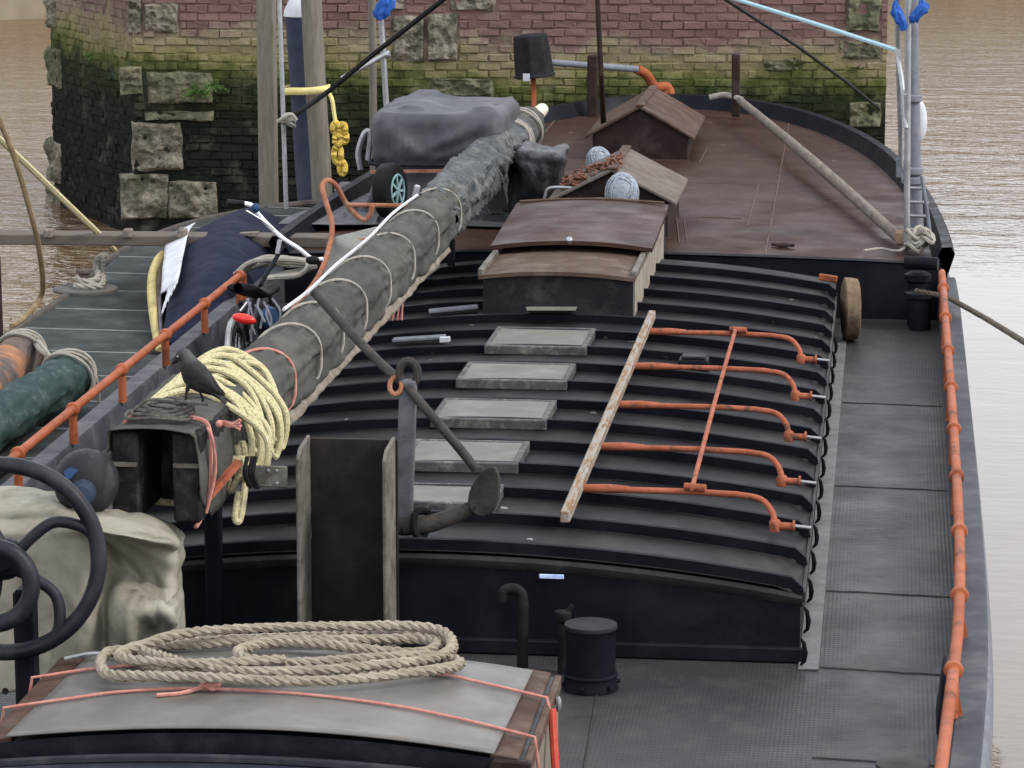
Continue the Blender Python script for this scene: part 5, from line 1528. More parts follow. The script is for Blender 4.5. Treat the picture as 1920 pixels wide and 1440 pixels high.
hbp = crom([P_(428, 379, 22.7), P_(470, 384, 22.75), P_(483, 400, 22.8), P_(505, 424, 22.85), P_(532, 448, 22.9), P_(560, 466, 22.95), P_(585, 485, 23.0), P_(606, 486, 23.0)], 6)
m.tube(hbp, 0.016, 10); hbo = m.build('handlebar', whitepaint, bike)
m = MB(); m.tube([P_(426, 379, 22.69), P_(458, 382, 22.73)], 0.022, 10); m.build('grip', rubberm, hbo)
m = MB(); m.sphere(P_(479, 390, 22.75), 0.034, 12); m.build('bell', bluepaint, hbo)
m = MB(); m.tube([P_(462, 395, 22.7), P_(490, 412, 22.75), P_(515, 430, 22.8)], 0.006, 6); m.build('brake_lever', chrome, hbo)
m = MB(); m.sphere(P_(586, 488, 22.95), 0.04, 12, (1.3, 1, .8)); m.build('grip', rubberm, hbo)
m = MB(); m.beam(P_(525, 450, 22.85), P_(520, 475, 22.85), 0.03, 0.03); m.build('stem', chrome, bike)
# saddle
sc0 = P_(482, 545, 22.05)
def sad(u, v):
    a = u * 2 * math.pi; t_ = v
    yy = -0.13 + 0.27 * t_; wv = 0.10 * (1 - t_) ** 0.7 + 0.025
    wv *= min(1, (t_ + 0.03) / 0.12, (1.03 - t_) / 0.08)
    return sc0 + V(0.75 * yy + math.cos(a) * wv, yy * 1.3, -0.10 * yy * 2 + math.sin(a) * 0.035 * min(1, wv / 0.03) + 0.02 * math.cos(t_ * 6.28))
m = MB(); m.grid(sad, 18, 16, True); m.build('saddle', rubberm, bike)
m = MB(); m.tube([sc0, bk_(22.02, 0.55)], 0.014, 8); m.build('seat_post', chrome, bike)
m = MB(); m.sphere(P_(458, 598, 21.55), 0.085, 18, (1, .45, .42), Matrix.Rotation(R(12), 3, 'Y')); m.build('rear_light', redlens, bike)
m = MB()
for k in range(7):
    a0 = P_(462 + 8 * k, 560 + 6 * (k % 3), 21.8); b0 = P_(470 + 9 * k, 640 - 12 * (k % 4), 21.7)
    m.tube(crom([a0, (a0 + b0) / 2 + V(.03 * (-1) ** k, 0, .02), b0], 4), 0.008, 5)
m.build('carrier', greysteel, bike)
m = MB(); m.hexa([P_(485, 655, 21.9), P_(535, 640, 22.0), P_(545, 630, 22.4), P_(500, 640, 22.4), P_(480, 590, 21.9), P_(530, 572, 22.0), P_(545, 565, 22.4), P_(500, 580, 22.4)]); m.build('pannier', dullblack, bike, bevel=0.03, segs=3)
m = MB(); m.tube([bk_(21.75 + math.cos(a) * 0.29, 0.25 + math.sin(a) * 0.29) for a in [R(40 + 12 * k) for k in range(14)]], 0.022, 6); m.build('mudguard', steelm, bike)
m = MB(); m.lathe([(0.07, 0), (0.08, 0.02), (0.06, 0.05)], P_(502, 596, 21.9), (1, -.6, .2), 18); m.build('dynamo_hub', bluepaint, bike)

# rope heap by the bike
m = MB()
for k in range(9):
    x0, y0 = 445 + 12 * k, 512 - 3 * k
    Yk = 24.0 + 0.06 * k
    m.tube(crom([P_(440 + 5 * k, 515 - 2 * k, Yk), P_(470 + 8 * k, 492 - 3 * (k % 4), Yk), P_(520 + 6 * k, 486 + 5 * (k % 3), Yk), P_(575 + 2 * k, 492 + 4 * (k % 3), Yk), P_(560, 516 - k, Yk - .1), P_(500 + 3 * k, 522 - k, Yk - .15)], 6), 0.02, 7)
tag(m.build('rope_heap', greyrope), 'heap of grey rope behind the bicycle saddle', 'rope')

# ================================================================== NEIGHBOURING BOAT AND ITS LOAD (left)
nb = thing('flat_work_boat', (-3.6, 22, -0.9), 'flat grey-green decked work boat moored along the left of the barge', 'boat')
NZ = 0.08
nl = [(12, -4.6), (16, -4.55), (20, -4.4), (23, -4.3), (25.5, -4.3), (27.5, -4.42), (29.3, -4.25), (30.6, -3.75), (31.2, -3.2)]
nlp = crom([V(x, y, 0) for y, x in nl], 5)
XR = -2.78
def nx(y):
    for a, c in zip(nlp, nlp[1:]):
        if a.y <= y <= c.y: return a.x + (c.x - a.x) * (y - a.y) / (c.y - a.y)
    return nlp[-1].x
m = MB()
L_ = [V(p.x, p.y, NZ - 0.04) for p in nlp]
m.add(L_ + [V(p.x + 0.06, p.y, -1.2) for p in nlp], [(i, i + 1, len(L_) + i + 1, len(L_) + i) for i in range(len(L_) - 1)], True)
m.add([V(p.x, p.y, NZ - 0.04) for p in nlp] + [V(min(-2.78, -2.78), p.y, NZ - 0.04) for p in nlp], [(i, i + 1, len(L_) + i + 1, len(L_) + i) for i in range(len(L_) - 1)], True)
m.add([V(XR, nlp[0].y, NZ - .04), V(XR, nlp[-1].y, NZ - .04), V(XR, nlp[-1].y, -1.2), V(XR, nlp[0].y, -1.2)], [(0, 1, 2, 3)])
m.build('hull', mat('dark_green_hull', (0.03, 0.034, 0.034), (0.05, 0.055, 0.053), 4, 0.5, 0.65, 0.2, 40, dirt=(0.1, 0.1, 0.09), dscale=2, damt=0.5), nb)
m = MB(); m.tube([V(p.x - 0.01, p.y, NZ - 0.01) for p in nlp], 0.035, 8); m.build('gunwale', mat('neighbour_gunwale', (0.05, 0.045, 0.042), (0.085, 0.075, 0.066), 5, 0.6, 0.75, 0.3, 40), nb)
y = 13.0
k = 0
while y < 30.2:
    d_ = 0.9
    y1 = min(y + d_ - 0.035, 30.6)
    sl = 0.06
    m = MB()
    m.hexa([V(nx(y) + 0.03, y + sl, NZ - 0.05), V(XR, y, NZ - 0.05), V(XR, y1, NZ - 0.05), V(nx(y1) + 0.03, y1 + sl, NZ - 0.05), V(nx(y) + 0.03, y + sl, NZ), V(XR, y, NZ), V(XR, y1, NZ), V(nx(y1) + 0.03, y1 + sl, NZ)])
    m.build('deck_plank', neighm, nb, bevel=0.005)
    m = MB(); m.beam(V(nx(y1) + 0.05, y1 + sl + 0.017, NZ - 0.012), V(XR, y1 + 0.017, NZ - 0.012), 0.03, 0.03); m.build('pale_joint', mat('pale_joint_filler', (0.13, 0.14, 0.135), (0.19, 0.2, 0.19), 9, 0.7, 0.8, 0.2, 60), nb)
    y += d_; k += 1
# bitts on the neighbour's deck
bc = at(160, 545, z=NZ)
m = MB(); m.lathe([(0.26, 0), (0.26, 0.02), (0.24, 0.03)], bc, n=28); bp = m.build('bitt_plate', mat('brown_grey_plate', (0.075, 0.068, 0.062), (0.11, 0.1, 0.09), 6, 0.5, 0.65, 0.2, 50), nb)
m = MB(); m.lathe([(0.05, 0.02), (0.045, 0.13), (0.065, 0.14), (0.065, 0.165), (0.03, 0.17)], bc + V(-0.02, 0.05, 0), n=18); m.build('mooring_bitt', rustpipe, bp)
m = MB(); m.rope(crom([bc + V(-0.08, 0.0, 0.1), bc + V(0.02, -0.06, 0.08), bc + V(0.1, 0.02, 0.1), at(180, 490, Y=bc.y + 0.3), at(200, 476, Y=bc.y + 0.5)], 6), 0.03)
m.rope(crom([bc + V(-0.07, -0.08, 0.05), bc + V(0.06, -0.1, 0.05), bc + V(0.14, 0.0, 0.06), at(190, 482, Y=bc.y + 0.42)], 6), 0.028)
tag(m.build('mooring_line', greyrope), 'pale grey rope made fast to the small bitt on the work boat', 'rope')

# rolled sailcloth and rusty pipe lashed on the work boat
m = MB()
def roll(p0, p1, r_, seed, nv=120):
    d = (p1 - p0); L2 = d.length; d = d.normalized(); u_ = d.cross(V(0, 0, 1)).normalized(); w2 = u_.cross(d)
    mb = MB()
    def fn(u, v):
        a = u * 2 * math.pi
        e = min(1, v * L2 / 0.05, (1 - v) * L2 / 0.05)
        k = noise.noise(V(math.cos(a) * 1.5 + seed, math.sin(a) * 1.5, v * L2 * 2)) * 0.03 + (0.35 - abs(noise.noise(V(math.cos(a) * 3, math.sin(a) * 3 + seed, v * L2 * 5 + math.cos(a) * 2)))) * 0.03
        return p0 + d * (v * L2) + (u_ * math.cos(a) + w2 * math.sin(a)) * max(0.001, (r_ + k) * (e if e > 0.01 else 0.0))
    mb.grid(fn, 36, nv, True)
    return mb
r1a, r1b = at(-120, 860, z=0.3), at(140, 700, z=0.3)
tag(roll(r1a, r1b, 0.15, 2.0).build('sailcloth_roll', greentarp, sharp=70), 'dark green sailcloth roll with rust-stained end on the work boat', 'cloth roll')
m = MB()
r2a, r2b = at(-90, 790, z=0.3), at(45, 660, z=0.3)
dd_ = (r2b - r2a).normalized()
m.tube([r2a, r2a.lerp(r2b, .5), r2b], 0.15, 24, cap=False); m.lathe([(0.15, 0), (0.125, 0.0), (0.125, -0.4)], r2b, tuple(dd_), 24, cap=False)
tag(m.build('rusty_pipe', rustpipe), 'fat flaking orange-brown pipe beside the green sailcloth roll', 'pipe')
m = MB(); d1 = (r1b - r1a).normalized(); m.lathe([(0.155, -0.12), (0.16, 0.0), (0.14, 0.02), (0.13, 0.0), (0.02, -0.02)], r1b, tuple(d1), 24, cap=False)
tag(m.build('pipe_collar', rustpipe), 'rust-brown collar capping the far end of the green sailcloth roll', 'pipe collar')
m = MB()
for k in range(3):
    for (c_, dv, rr) in ((r1b - d1 * (0.12 + 0.05 * k), d1, 0.178), (r2b - dd_ * (0.1 + 0.05 * k), dd_, 0.17)):
        u_ = dv.cross(V(0, 0, 1)).normalized(); w2 = u_.cross(dv)
        m.tube([c_ + (u_ * math.cos(a) + w2 * math.sin(a)) * rr + dv * 0.04 * math.sin(a * 2 + k) for a in [2 * math.pi * q / 24 for q in range(24)]], 0.012, 6, closed=True)
kx = (r1b + r2b) / 2 + V(0, -0.15, 0.12)
for k in range(6): m.tube(crom([r2b - dd_ * .15 + V(0.1, 0, .1), kx + V(random.uniform(-.05, .05), 0, random.uniform(-.04, .06)), r1b - d1 * .15 + V(-.1, 0, .12)], 5), 0.012, 6)
m.tube(crom([r1b - d1 * .1 + V(.16, 0, .05), r1b - d1 * .1 + V(.19, 0, -.1), r1b - d1 * .1 + V(.18, 0, -.28)], 5), 0.012, 6)
tag(m.build('pipe_lashing', greyrope), 'grey rope lashing round the green roll and rusty pipe', 'rope')

# covered dinghy
dg = thing('covered_dinghy', (-3.1, 25, 0.1), 'dinghy under a navy canvas cover standing on the work boat', 'dinghy')
ctrl = [[P_(304, 632, 23.0), P_(318, 560, 24.0), P_(322, 500, 25.0), P_(335, 450, 26.5), P_(400, 425, 28.5)],
        [P_(318, 640, 22.95), P_(350, 540, 24.0), P_(362, 480, 25.0), P_(378, 430, 26.5), P_(430, 405, 28.5)],
        [P_(330, 650, 22.95), P_(390, 520, 24.0), P_(425, 450, 25.2), P_(440, 405, 26.6), P_(465, 390, 28.5)],
        [P_(340, 655, 23.0), P_(430, 545, 23.9), P_(470, 480, 25.0), P_(490, 430, 26.5), P_(500, 398, 28.5)],
        [P_(350, 660, 23.1), P_(440, 590, 23.9), P_(500, 520, 25.0), P_(540, 460, 26.5), P_(545, 420, 28.5)]]
drape(ctrl, 9, 0.01, 3, 1.0, 0.008, 2).build('cover', navym, dg, solid=0.008, sharp=70)
# pale panels on the left flank, sewn over the cover
def flank(u, v, lift):
    a_ = crom(ctrl[0], 9); b_ = crom(ctrl[1], 9); c_ = crom(ctrl[2], 9)
    i_ = min(len(a_) - 1, int(v * (len(a_) - 1))); 
    p = a_[i_].lerp(b_[i_], u) if u <= 1 else b_[i_].lerp(c_[i_], u - 1)
    return p + V(-0.05, -lift, 0.05)
m = MB(); m.grid(lambda u, v: flank(0.05 + 0.95 * u, 0.26 + 0.52 * v, 0.10), 8, 24); m.build('white_panel', whitem, dg, solid=0.01)
m = MB(); m.grid(lambda u, v: flank(0.45 + 0.5 * u * v, 0.10 + 0.155 * v, 0.10), 8, 12); m.build('white_panel', whitem, dg, solid=0.01)
m = MB()
hullp = [[P_(302, 636, 22.98), P_(300, 560, 24.1), P_(306, 500, 25.2), P_(330, 452, 26.6), P_(400, 428, 28.5)], [P_(306, 660, 23.0), P_(296, 590, 24.2), P_(298, 530, 25.3), P_(316, 480, 26.7), P_(380, 450, 28.6)], [P_(330, 668, 23.1), P_(330, 640, 24.0), P_(330, 600, 25.0), P_(340, 560, 26.5), P_(400, 500, 28.5)]]
drape(hullp, 6).build('hull', mat('dinghy_dark_hull', (0.05, 0.052, 0.06), (0.08, 0.082, 0.09), 4, 0.4, 0.5, 0.1, 40), dg, solid=0.02)
m = MB(); m.tube(crom([P_(303, 660, 22.9), P_(293, 615, 23.5), P_(286, 560, 24.2), P_(286, 520, 24.9), P_(296, 490, 25.4), P_(306, 478, 25.7)], 6), 0.04, 10); m.build('gunwale_fender', mat('dirty_yellow_fender', (0.4, 0.32, 0.12), (0.52, 0.44, 0.2), 6, 0.6, 0.75, 0.2, 60, dirt=(0.2, 0.16, 0.08), dscale=4, damt=0.6), dg)
m = MB(); m.tube(crom([P_(308, 650, 22.88), P_(300, 600, 23.6), P_(296, 550, 24.3), P_(303, 500, 25.1)], 6), 0.02, 8); m.build('gunwale_trim', palewood, dg)
m = MB(); m.lathe([(0.045, -0.05), (0.06, 0), (0.045, 0.05)], P_(292, 672, 22.9), (1, 0, 0), 14); tag(m.build('ball_fender', rubberm), 'small black fender under the bow of the navy dinghy', 'fender')
m = MB()
m.tube(crom([P_(322, 660, 22.6), P_(345, 655, 22.6), P_(400, 600, 23.4), P_(450, 560, 24.0)], 5), 0.016, 6)
tag(m.build('painter_rope', yropem), 'thin yellow painter rope below the navy dinghy cover', 'rope')

# wooden gangplank beam resting on the after deck
plank = thing('gangplank', (-4, 25.8, 0.4), 'narrow grey-brown timber with nailed blocks spanning from off frame to the barge deck', 'plank')
a, b = at(-60, 444, Y=25.8), at(618, 451, Y=25.8)
m = MB(); m.beam(a, b, 0.26, 0.085); m.build('board', mat('old_brown_timber', (0.085, 0.072, 0.062), (0.135, 0.115, 0.098), 6, 0.7, 0.85, 0.4, 50, stretch=(0.5, 4, 4)), plank, bevel=0.008)
for x in (92, 240, 342):
    m = MB(); c_ = at(x, 437, Y=25.68); m.box(c_, (0.07, 0.1, 0.07)); m.build('block', greywood, plank, bevel=0.01)
m = MB(); m.beam(at(442, 439, Y=25.66), at(485, 437, Y=25.66), 0.09, 0.02); m.build('splint', greywood, plank)

# mooring piles in the water
def pile(x0, y0, x1, y1, Y, r_, name, mt, label, cat='pile', sq=False, topz=None, bot=-1.6):
    A_, B_ = at(x0, y0, Y=Y), at(x1, y1, Y=Y)
    d = (A_ - B_) / (A_.z - B_.z)
    top_ = B_ + d * ((topz if topz is not None else 2.6) - B_.z); bt = B_ + d * (bot - B_.z)
    mb = MB()
    if sq: mb.beam(bt, top_, r_ * 2, r_ * 2, up=(0, 1, 0))
    else: mb.tube([bt.lerp(top_, k / 12) + nzv(V(k, r_ * 50, 1), 0.9, r_ * 0.08) for k in range(13)], [r_ * (1 + 0.04 * noise.noise(V(k, r_ * 9, 3))) for k in range(13)], 18)
    return tag(mb.build(name, mt, bevel=0.01 if sq else 0), label, cat)
pile(499, 0, 504, 370, 32.2, 0.085, 'mooring_pile', greywood if False else pilem, 'square grey timber post left of the navy steel pile', sq=True)
pn = pile(564, 0, 592, 410, 31.7, 0.165, 'steel_pile', mat('navy_painted_steel', (0.028, 0.034, 0.06), (0.045, 0.052, 0.085), 3, 0.45, 0.6, 0.15, 40, dirt=(0.09, 0.09, 0.1), dscale=2, damt=0.4), 'navy blue steel pile with white top beside the timber pile', topz=at(564, 30, Y=31.7).z)
pt_ = at(564, 30, Y=31.7)
m = MB(); m.lathe([(0.17, 0), (0.16, 0.06), (0.11, 0.16), (0.05, 0.21), (0.01, 0.22)], pt_, n=20); m.build('white_cap', whitem, pn)
pile(583, 0, 607, 405, 31.35, 0.1, 'timber_pile', pilem, 'round weathered timber pile bound by a yellow strap to the navy pile')
# yellow strap and chain
m = MB()
sy = at(575, 170, Y=31.4)
pts = [at(x, y, Y=Y) for x, y, Y in ((530, 172, 31.6), (545, 171, 31.2), (575, 171, 31.1), (605, 168, 31.1), (618, 165, 31.3), (600, 164, 31.7), (550, 164, 31.85))]
cl = crom(pts, 5, closed=True)
vs = []
for p in cl: vs += [p + V(0, 0, -0.035), p + V(0, 0, 0.035)]
n_ = len(cl)
m.add(vs, [(2 * i, 2 * ((i + 1) % n_), 2 * ((i + 1) % n_) + 1, 2 * i + 1) for i in range(n_)], True)
st = tag(m.build('binding_strap', yellowm, solid=0.012), 'pale yellow strap binding the navy and timber piles together', 'strap')
m = MB(); m.tube(crom([at(612, 168, Y=31.05), at(622, 185, Y=31.0), at(626, 210, Y=31.0), at(630, 235, Y=31.0)], 5), 0.02, 7); m.build('strap_tail', yellowm, st)
ch_ = thing('yellow_chain', tuple(at(637, 330, Y=30.9)), 'shiny yellow chain and hook hanging beside the timber pile', 'chain')
for (x, y, rx, rz) in ((630, 240, .05, .06), (642, 242, .05, .06), (634, 262, .05, .06), (645, 258, .04, .055), (633, 290, .055, .1), (642, 315, .045, .07)):
    c_ = at(x, y, Y=30.9); m = MB()
    m.tube([c_ + V(math.cos(a) * rx * .6, random.uniform(-.02, .02), math.sin(a) * rz * .8) for a in [2 * math.pi * k / 14 for k in range(14)]], 0.03, 8, closed=True); m.build('link', goldm, ch_)
# galvanised poles
pile(524, 0, 538, 430, 30.6, 0.022, 'galvanised_pole', steelm, 'thin galvanised pole in front of the navy pile', 'pole', bot=0.0)
pile(716, 60, 726, 220, 33.5, 0.03, 'galvanised_pole', steelm, 'right-hand of two thin grey poles behind the covered cart', 'pole', bot=-1.5, topz=at(717, 20, Y=33.5).z)
pile(698, 40, 700, 240, 33.7, 0.04, 'galvanised_pole', pilem, 'left-hand of two thin grey poles behind the covered cart', 'pole', bot=-1.5)
m = MB(); m.tube([at(640, 148, Y=33.2), at(730, 98, Y=33.4)], 0.026, 8); m.lathe([(0.03, -.03), (0.04, 0), (0.03, .03)], at(726, 103, Y=33.4), (1, 0, .5), 10)
tag(m.build('pale_strut', steelm), 'pale strut slanting between the timber pile and the thin poles', 'strut')
def bag(x, y, Y, wd, hh, label, seed):
    c_ = at(x, y, Y=Y); mb = MB()
    def fn(u, v):
        a = u * 2 * math.pi; b_ = (v - 0.5) * math.pi * 0.99
        q = V(math.cos(a) * math.cos(b_) * wd, math.sin(a) * math.cos(b_) * wd * .6, math.sin(b_) * hh)
        return c_ + q * (1 + 0.5 * noise.noise(q * 9 + V(seed, 0, 0)) + 0.4 * (0.3 - abs(noise.noise(q * 16 + V(0, seed, 0)))))
    def fb_(u, v):
        a = u * 2 * math.pi
        prof_ = (0.25 + 0.75 * min(1, v / 0.45)) * (1 - 0.5 * max(0, (v - .75) / .25))
        rr_ = wd * prof_ * (1 + 0.28 * math.sin(a * 5 + 4 * v + seed)) * (1 + 0.5 * noise.noise(V(math.cos(a) * 2, math.sin(a) * 2, v * 5 + seed)))
        return c_ + V(math.cos(a) * rr_ + 0.03 * math.sin(v * 4 + seed), math.sin(a) * rr_ * .6, hh * (1 - 2 * v) + 0.03 * noise.noise(V(a, v * 3, seed)))
    mb.grid(fb_, 40, 24, True)
    return tag(mb.build('plastic_bag', bluebag, sharp=50), label, 'plastic bag', 'blue plastic bags')
bag(721, 12, 33.4, 0.08, 0.13, 'light blue plastic bag tied to the pole behind the cart', 1)
bag(1686, 28, 25.75, 0.035, 0.12, 'blue plastic bag hanging left of the tall alloy pole', 4)
bag(1722, 20, 25.9, 0.05, 0.09, 'blue plastic bag on the right of the tall alloy pole', 7)

# ---- pole cluster at the right of the break of deck
pc = thing('alloy_pole_frame', (2.32, 25.9, 0.48), 'tall alloy pole with braced side tubes at the right edge of the after deck', 'pole')
m = MB(); m.tube([at(1700, 466, z=0.47), at(1703, -30, Y=25.9)], 0.026, 12); m.build('main_pole', steelm, pc)
m = MB(); m.tube([at(1690, 325, Y=26.6), at(1684, 90, Y=26.4), at(1682, -30, Y=26.3)], 0.02, 10); m.build('side_tube', steelm, pc)
m = MB(); m.tube([at(1682, 92, Y=26.4), at(1695, 180, Y=26.0), at(1699, 240, Y=25.95)], 0.02, 10); m.build('brace', steelm, pc)
m = MB(); m.tube([at(1689, 150, Y=26.4), at(1698, 180, Y=25.9)], 0.014, 8); m.build('brace', steelm, pc)
m = MB(); m.lathe([(0.04, 0), (0.04, 0.02)], at(1700, 468, z=0.47), n=14); m.build('foot_plate', steelm, pc)
m = MB(); m.box(at(1687, 315, Y=26.6), (0.06, 0.06, 0.16)); m.build('clamp', greysteel, pc, bevel=0.01)
ob = thing('outboard_ladder', (2.5, 26.5, 0.3), 'grey ladder with thick stile standing outside the right gunwale', 'ladder')
m = MB(); m.tube([at(1722, 460, Y=26.3), at(1714, 330, Y=26.3), at(1709, -30, Y=26.3)], [0.05, 0.055, 0.05], 14); m.build('stile', greysteel, ob)
m = MB(); m.tube([at(1745, 450, Y=26.1), at(1738, 390, Y=26.1), at(1728, 330, Y=26.1)], 0.015, 8); m.build('stile', greysteel, ob)
for y in (352, 378, 404, 430):
    m = MB(); m.tube([at(1704, y, Y=26.2), at(1740, y + 2, Y=26.15)], 0.014, 8); m.build('rung', steelm, ob)
for y, w_ in ((184, 0.075), (320, 0.085), (338, 0.09)):
    m = MB(); c_ = at(1711, y, Y=26.28); m.lathe([(w_ * .85, -0.03), (w_, -.02), (w_, 0.02), (w_ * .85, 0.03)], c_, n=14); m.build('clamp', greysteel, ob)
c_ = at(1722, 228, Y=26.45)
m = MB(); m.sphere(c_, 0.1, 20, (0.7, 0.8, 1.75)); tag(m.build('white_fender', whitem), 'greyish white sausage fender hung on the ladder outside the gunwale', 'fender')
m = MB()
for k in range(7):
    c0 = at(1712 + 4 * k, 440 + random.uniform(-14, 22), Y=25.8)
    m.tube([c0 + V(math.cos(a) * 0.06, math.sin(a) * 0.09, 0.03 * math.sin(a * 2 + k)) for a in [2 * math.pi * q / 14 for q in range(14)]], 0.018, 6, closed=True)
m.tube(crom([at(1620, 470, z=.5), at(1650, 466, z=.5), at(1685, 470, z=.5), at(1715, 452, z=.55)], 5), 0.01, 6)
tag(m.build('rope_tangle', greyrope), 'tangle of grey rope at the foot of the tall alloy pole', 'rope')

# ---- lines in the air
def line(name, pts, r_, mt, label, cat, rope=False):
    mb = MB()
    if rope: mb.rope(pts, r_)
    else: mb.tube(pts, r_, 6)
    return tag(mb.build(name, mt), label, cat)
line('blue_line', [at(1360, -8, Y=30), at(1540, 48, Y=28), at(1684, 95, Y=26.4)], 0.02, bluecord, 'pale blue line running from above to the alloy pole', 'line')
line('black_cable', [at(1350, -8, Y=30), at(1500, 90, Y=32), at(1585, 152, Y=34.2), at(1648, 204, Y=35.98)], 0.017, cablem, 'thin black cable slanting down across the right half of the pier', 'cable')
line('black_cable', [at(840, -8, Y=29), at(700, 102, Y=30), at(615, 172, Y=30.6), at(541, 224, Y=30.5)], 0.026, cablem, 'thick black cable slanting from the top down to the navy pile', 'cable')
m = MB()
for k in range(5):
    c_ = at(541, 220 + 3 * k, Y=30.5); m.tube([c_ + V(math.cos(a) * 0.06, math.sin(a) * 0.05, 0.03 * math.sin(a + k)) for a in [2 * math.pi * q / 12 for q in range(12)]], 0.013, 6, closed=True)
m.tube(crom([at(520, 228, Y=30.4), at(545, 215, Y=30.4), at(556, 226, Y=30.4)], 4), 0.02, 6)
tag(m.build('cable_knot', greyrope), 'knot of grey cord tying the thick cable to the galvanised pole', 'knot')
line('mooring_line', [at(1716, 545, z=0.42), at(1775, 556, z=0.40), at(1850, 598, Y=22.6), at(1935, 650, Y=20.5)], 0.02, mat('dark_brown_rope', (0.06, 0.05, 0.04), (0.12, 0.1, 0.08), 14, 0.8, 0.9, 0.5, 240), 'brown mooring rope running out over the right gunwale', 'rope', True)
m = MB(); m.tube(crom([at(-10, 205, Y=22.0), at(25, 290, Y=22.2), at(52, 380, Y=22.4), at(70, 450, Y=22.6), at(80, 520, Y=22.9), at(75, 560, Y=23.1), at(45, 595, Y=22.8), at(22, 612, Y=22.4)], 7), 0.021, 7)
tag(m.build('slack_rope', brownrope), 'slack brown rope drooping at the far left over the work boat edge', 'rope')
line('yellow_line', crom([at(-10, 252, Y=24.0), at(60, 318, Y=24.8), at(140, 395, Y=25.4), at(185, 438, Y=25.8), at(215, 470, Y=26.2)], 5), 0.024, yropem, 'yellow line running down from the left edge past the plank', 'line')
line('left_post', [at(-4, 480, Y=21.7), at(1, 610, Y=21.7), V(at(1, 610, Y=21.7).x, 21.7, 0.08)], 0.02, darkbrown, 'dark post end at the far left edge of the picture', 'post')

# ================================================================== BOW END (foreground)
# windlass with large handwheel
wl = thing('windlass_wheel', (-1.75, 13.95, 0.0), 'large black windlass handwheel with curved spokes at the lower left', 'wheel')
wc = at(8, 1048, Y=13.45)
ax = V(0.12, -1, 0.10).normalized(); u_ = V(1, 0.12, 0).normalized(); w2 = ax.cross(u_).normalized()
if w2.z < 0: w2 = -w2
def wp(a, r_, o=0): return wc + (u_ * math.cos(a) + w2 * math.sin(a)) * r_ + ax * o
RW = 0.405
wheelm = mat('black_wheel_paint', (0.007, 0.008, 0.012), (0.013, 0.015, 0.02), 6, 0.4, 0.55, 0.15, 60, dirt=(0.04, 0.04, 0.042), dscale=6, damt=0.5, spec=0.2)
m = MB(); m.tube([wp(2 * math.pi * k / 64, RW) for k in range(64)], 0.036, 12, closed=True); m.build('rim', wheelm, wl)
m = MB(); m.lathe([(0.085, -0.06), (0.09, 0.02), (0.07, 0.06), (0.04, 0.075)], wc, tuple(ax), 24); m.build('hub', blackm, wl)
for k in range(5):
    a0 = R(20 + 72 * k)
    pts = crom([wp(a0, 0.05), wp(a0 + 0.32, 0.16), wp(a0 + 0.28, 0.27), wp(a0 + 0.05, 0.36), wp(a0 - 0.12, 0.405)], 7)
    m = MB(); m.tube(pts, 0.026, 10); m.build('spoke', wheelm, wl)
wc2 = at(-14, 1098, Y=13.3)
m = MB(); m.tube([wc2 + (u_ * math.cos(a) + w2 * math.sin(a)) * 0.165 for a in [2 * math.pi * k / 40 for k in range(40)]], 0.038, 12, closed=True)
m.build('brake_wheel', wheelm, wl)
m = MB(); m.box(wc + V(0.06, 0.1, -0.45), (0.085, 0.12, 0.6)); m.build('column', blackm, wl, bevel=0.015)
m = MB(); m.box((wc.x + 0.02, wc.y + 0.1, 0.03), (0.5, 0.4, 0.06)); m.build('bed_plate', blackm, wl, bevel=0.01)
# beige tarpaulin over the windlass
def T_(x, y, Y): return at(x, y, Y=Y)
TX = (-60, 20, 100, 165, 195, 235, 285, 325, 347)
TROW = (((1310, 1300, 1285, 1272, 1262, 1250, 1212, 1195, 1180), (13.9, 13.9, 13.9, 13.95, 14.0, 14.1, 14.1, 14.2, 14.5)),
        ((1230, 1220, 1210, 1200, 1197, 1190, 1178, 1165, 1160), (14.0, 14.0, 13.95, 13.88, 14.08, 13.82, 14.12, 13.98, 14.5)),
        ((1150, 1145, 1140, 1130, 1130, 1135, 1140, 1140, 1122), (14.1, 14.1, 14.05, 13.93, 14.12, 13.85, 13.92, 14.0, 14.5)),
        ((1085, 1080, 1075, 1062, 1052, 1072, 1096, 1110, 1092), (14.15, 14.15, 14.1, 13.98, 14.38, 14.42, 14.42, 14.4, 14.6)),
        ((1030, 1025, 1020, 1010, 1010, 1018, 1030, 1040, 1045), (14.2, 14.2, 14.12, 13.92, 14.15, 14.2, 14.25, 14.4, 14.6)),
        ((1008, 1000, 995, 990, 996, 1004, 1014, 1020, 1028), (14.2, 14.2, 14.12, 13.76, 13.78, 13.84, 13.95, 14.2, 14.6)),
        ((985, 978, 975, 982, 986, 994, 1002, 1010, 1018), (14.3, 14.3, 14.2, 14.0, 14.12, 14.15, 14.25, 14.35, 14.65)),
        ((955, 950, 950, 966, 968, 974, 985, 998, 1012), (14.45, 14.4, 14.35, 14.25, 14.3, 14.35, 14.4, 14.5, 14.7)),
        ((920, 912, 922, 948, 953, 957, 965, 985, 1002), (14.7, 14.65, 14.6, 14.5, 14.5, 14.55, 14.6, 14.7, 14.9)),
        ((930, 925, 935, 952, 958, 962, 972, 990, 1006), (15.0,) * 9))
ctrl = [[T_(x, y, Y if Y > 14.45 else 14.08 + 0.55 * (Y - 14.08)) for x, y, Y in zip(TX, ys_, Ys_)] for ys_, Ys_ in TROW]
